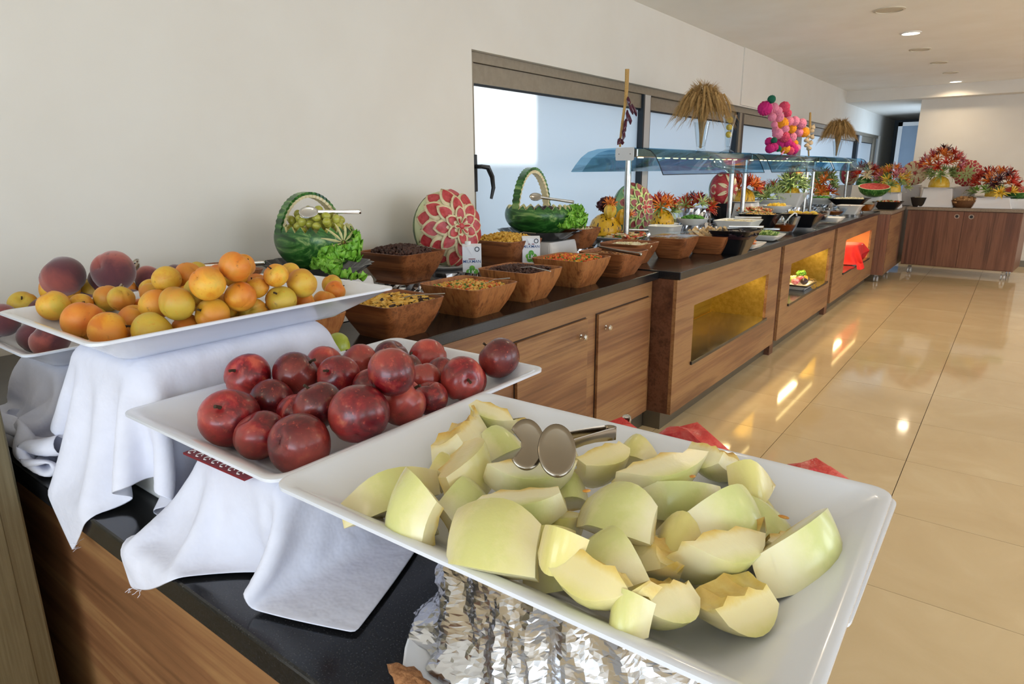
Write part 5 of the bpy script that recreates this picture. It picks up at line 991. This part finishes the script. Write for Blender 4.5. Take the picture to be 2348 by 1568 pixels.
# ================================================================== far counter display
FZ = .911
def far(px, py, y=10.85): p = aty(px, py, y); return p
def far_riser(p, w, d, what): riser('cloth covered riser under ' + what, p, w, d, 'cloth', FZ)
p = far(2093, 424, 11.08); far_riser(p, .22, .2, 'the round lattice melon'); carved('round watermelon carved in cream lattice with red rosette', p, R(-80), .165, SPECL, 'carve_red', 'pale_rind', (.6, 1, 1.0))
p = far(2214, 427, 11.08); far_riser(p, .24, .2, 'the rosette melon'); carved('watermelon carved with star petals and green rosette', p, R(-95), .165, [(11, 52, 82, .19, .09, .9, 'carve_cream', 'carve_red'), (10, 34, 60, .17, .10, .9, 'carve_cream', 'carve_red'), (8, 14, 36, .13, .10, .5, 'carve_green', None), (6, 2, 18, .10, .11, .5, 'carve_green', None)], 'carve_red', 'peeled_rind', (.6, 1, 1.05))
p = far(2152, 431, 10.75); far_riser(p, .34, .26, 'the tall centre bouquet'); arrangement('tall bouquet of red and orange flowers on yellow melon', p, .125, [(['pepper_red', 'radish', 'pepper_red', 'pepper_orange'], 30, .10, .22, .18, .28, -.2), (['cucumber'], 12, .11, .12, .06, .17, -.3), (['pepper_orange', 'leek_dark'], 8, .07, .06, .10, .42, .0)], plate_r=.24, seed=31, base='pepper_yellow')
p = far(2278, 452, 10.72); far_riser(p, .36, .3, 'the wide orange bouquet'); arrangement('wide bouquet of red spikes and orange peppers over squash', p, .10, [(['pepper_red', 'pepper_red', 'leek_dark', 'pepper_orange'], 26, .11, .20, .15, .16, -.1), (['lettuce', 'cucumber', 'pepper_yellow'], 14, .10, .22, .04, .05, -.2)], plate_r=.24, seed=35, base='pepper_yellow')
p = far(2332, 455, 10.75); melon_half('halved watermelon at the end of the far counter', (p.x, p.y, p.z), R(-95), .14, .18, .12); far_riser(p, .22, .2, 'the end watermelon half')
p = far(2105, 471, 10.66); sq_bowl('black bowl with spoon on the far counter', (p.x, p.y, FZ), .19, .125, 'black_ceramic', .6); heap('pale dip in the far black bowl', (p.x, p.y, FZ), .15, .15, 'dairy', .108, .01, 40, .012, name='dip', cat='dip', seed=54)
p = far(2213, 475, 10.68); t = thing('wicker_basket', 'brown wicker basket of pastries on the far counter', 'basket', (p.x, p.y, FZ)); MB().lathe([(.001, 0), (.11, 0), (.15, .04), (.185, .09), (.19, .095), (.18, .095), (.14, .04), (.001, .012)], 36, sy=.75, cap0=False, cap1=False, wob=lambda u, z: 1 + .012 * math.sin(u * 2 * math.pi * 40 + z * 300)).build('basket_body', 'wicker', t); heap('small pastries heaped in the wicker basket', (p.x, p.y, FZ), .30, .22, 'pastry', .085, .05, 60, .020, name='pastries', cat='pastry', seed=55)
tongs('steel tongs against the wicker basket', (p.x - .06, p.y + .02, FZ + .15), (p.x - .02, p.y + .16, FZ + .22), sp=.02)
# ================================================================== inside the niches
p = aty(1838, 664, 6.05); zs = .366; t = thing('vegetable_dish', 'white dish of raw vegetables standing in the brass niche', 'dish', (-1.50, 6.34, zs)); MB().rings([rrz(.16, .26, .02, 0), rrz(.22, .36, .02, .045), rrz(.23, .37, .02, .05), rrz(.215, .355, .02, .05), rrz(.15, .25, .02, .01)]).build('dish_body', 'white_ceramic', t); MB().rings([rrz(.222, .362, .02, .036), rrz(.232, .374, .02, .05), rrz(.20, .34, .02, .051)], False, False).build('dark_band', 'black_plastic', t)
rg = random.Random(9)
for k in range(9): 
    m = ['radish', 'courgette_pale', 'pepper_yellow', 'plum'][k % 4]; o = MB().ball((0, 0, 0), (.035, .03, .03), 12, 8, lambda th, ph: 1 + .06 * math.sin(3 * ph)).build('vegetable', m, None, (-1.50 + rg.uniform(-.06, .06), 6.34 - .13 + .033 * k, zs + .065 + rg.uniform(0, .03))); tag(o, {'radish': 'pink radish', 'courgette_pale': 'pale green courgette piece', 'pepper_yellow': 'yellow pepper piece', 'plum': 'dark purple onion'}[m] + ' in the niche vegetable dish', 'vegetable', 'vegetables in the niche dish')
lettuce('green lettuce leaves on the niche vegetable dish', (-1.50, 6.36, zs + .10), 4, .06, 0, 5.0, seed=33)
b = MB()
for k in range(9): b.tube([(0, .02 * k - .1, .07), (.06, .02 * k - .08, .05 + .01 * (k % 3)), (.10, .03 * k - .06, .0 - .012 * (k % 4))], .0018, 4)
o = b.build('straw_garnish', 'wheat', None, (-1.47, 6.42, zs)); tag(o, 'loose pale straw strands trailing from the vegetable dish', 'straw', None, 'stuff')
t = thing('pedestal', 'white round pedestal under the red cloth in the orange niche', 'pedestal', (-1.51, 8.62, .354)); MB().lathe([(.001, 0), (.13, 0), (.12, .01), (.12, .2), (.13, .21), (.001, .21)], 28, cap0=False, cap1=False).build('pedestal_body', 'white_ceramic', t)
drape('red_cloth', 'red cloth draped over the pedestal in the orange niche', (-1.50, 8.52), (.54, .80), R(14), .60, [(-1.63, -1.39, 8.36, 8.76, .30, .568), (-1.79, -1.37, 7.6, 9.1, -.6, .356)], n=28, steps=240, seed=4, mat='red_cloth')
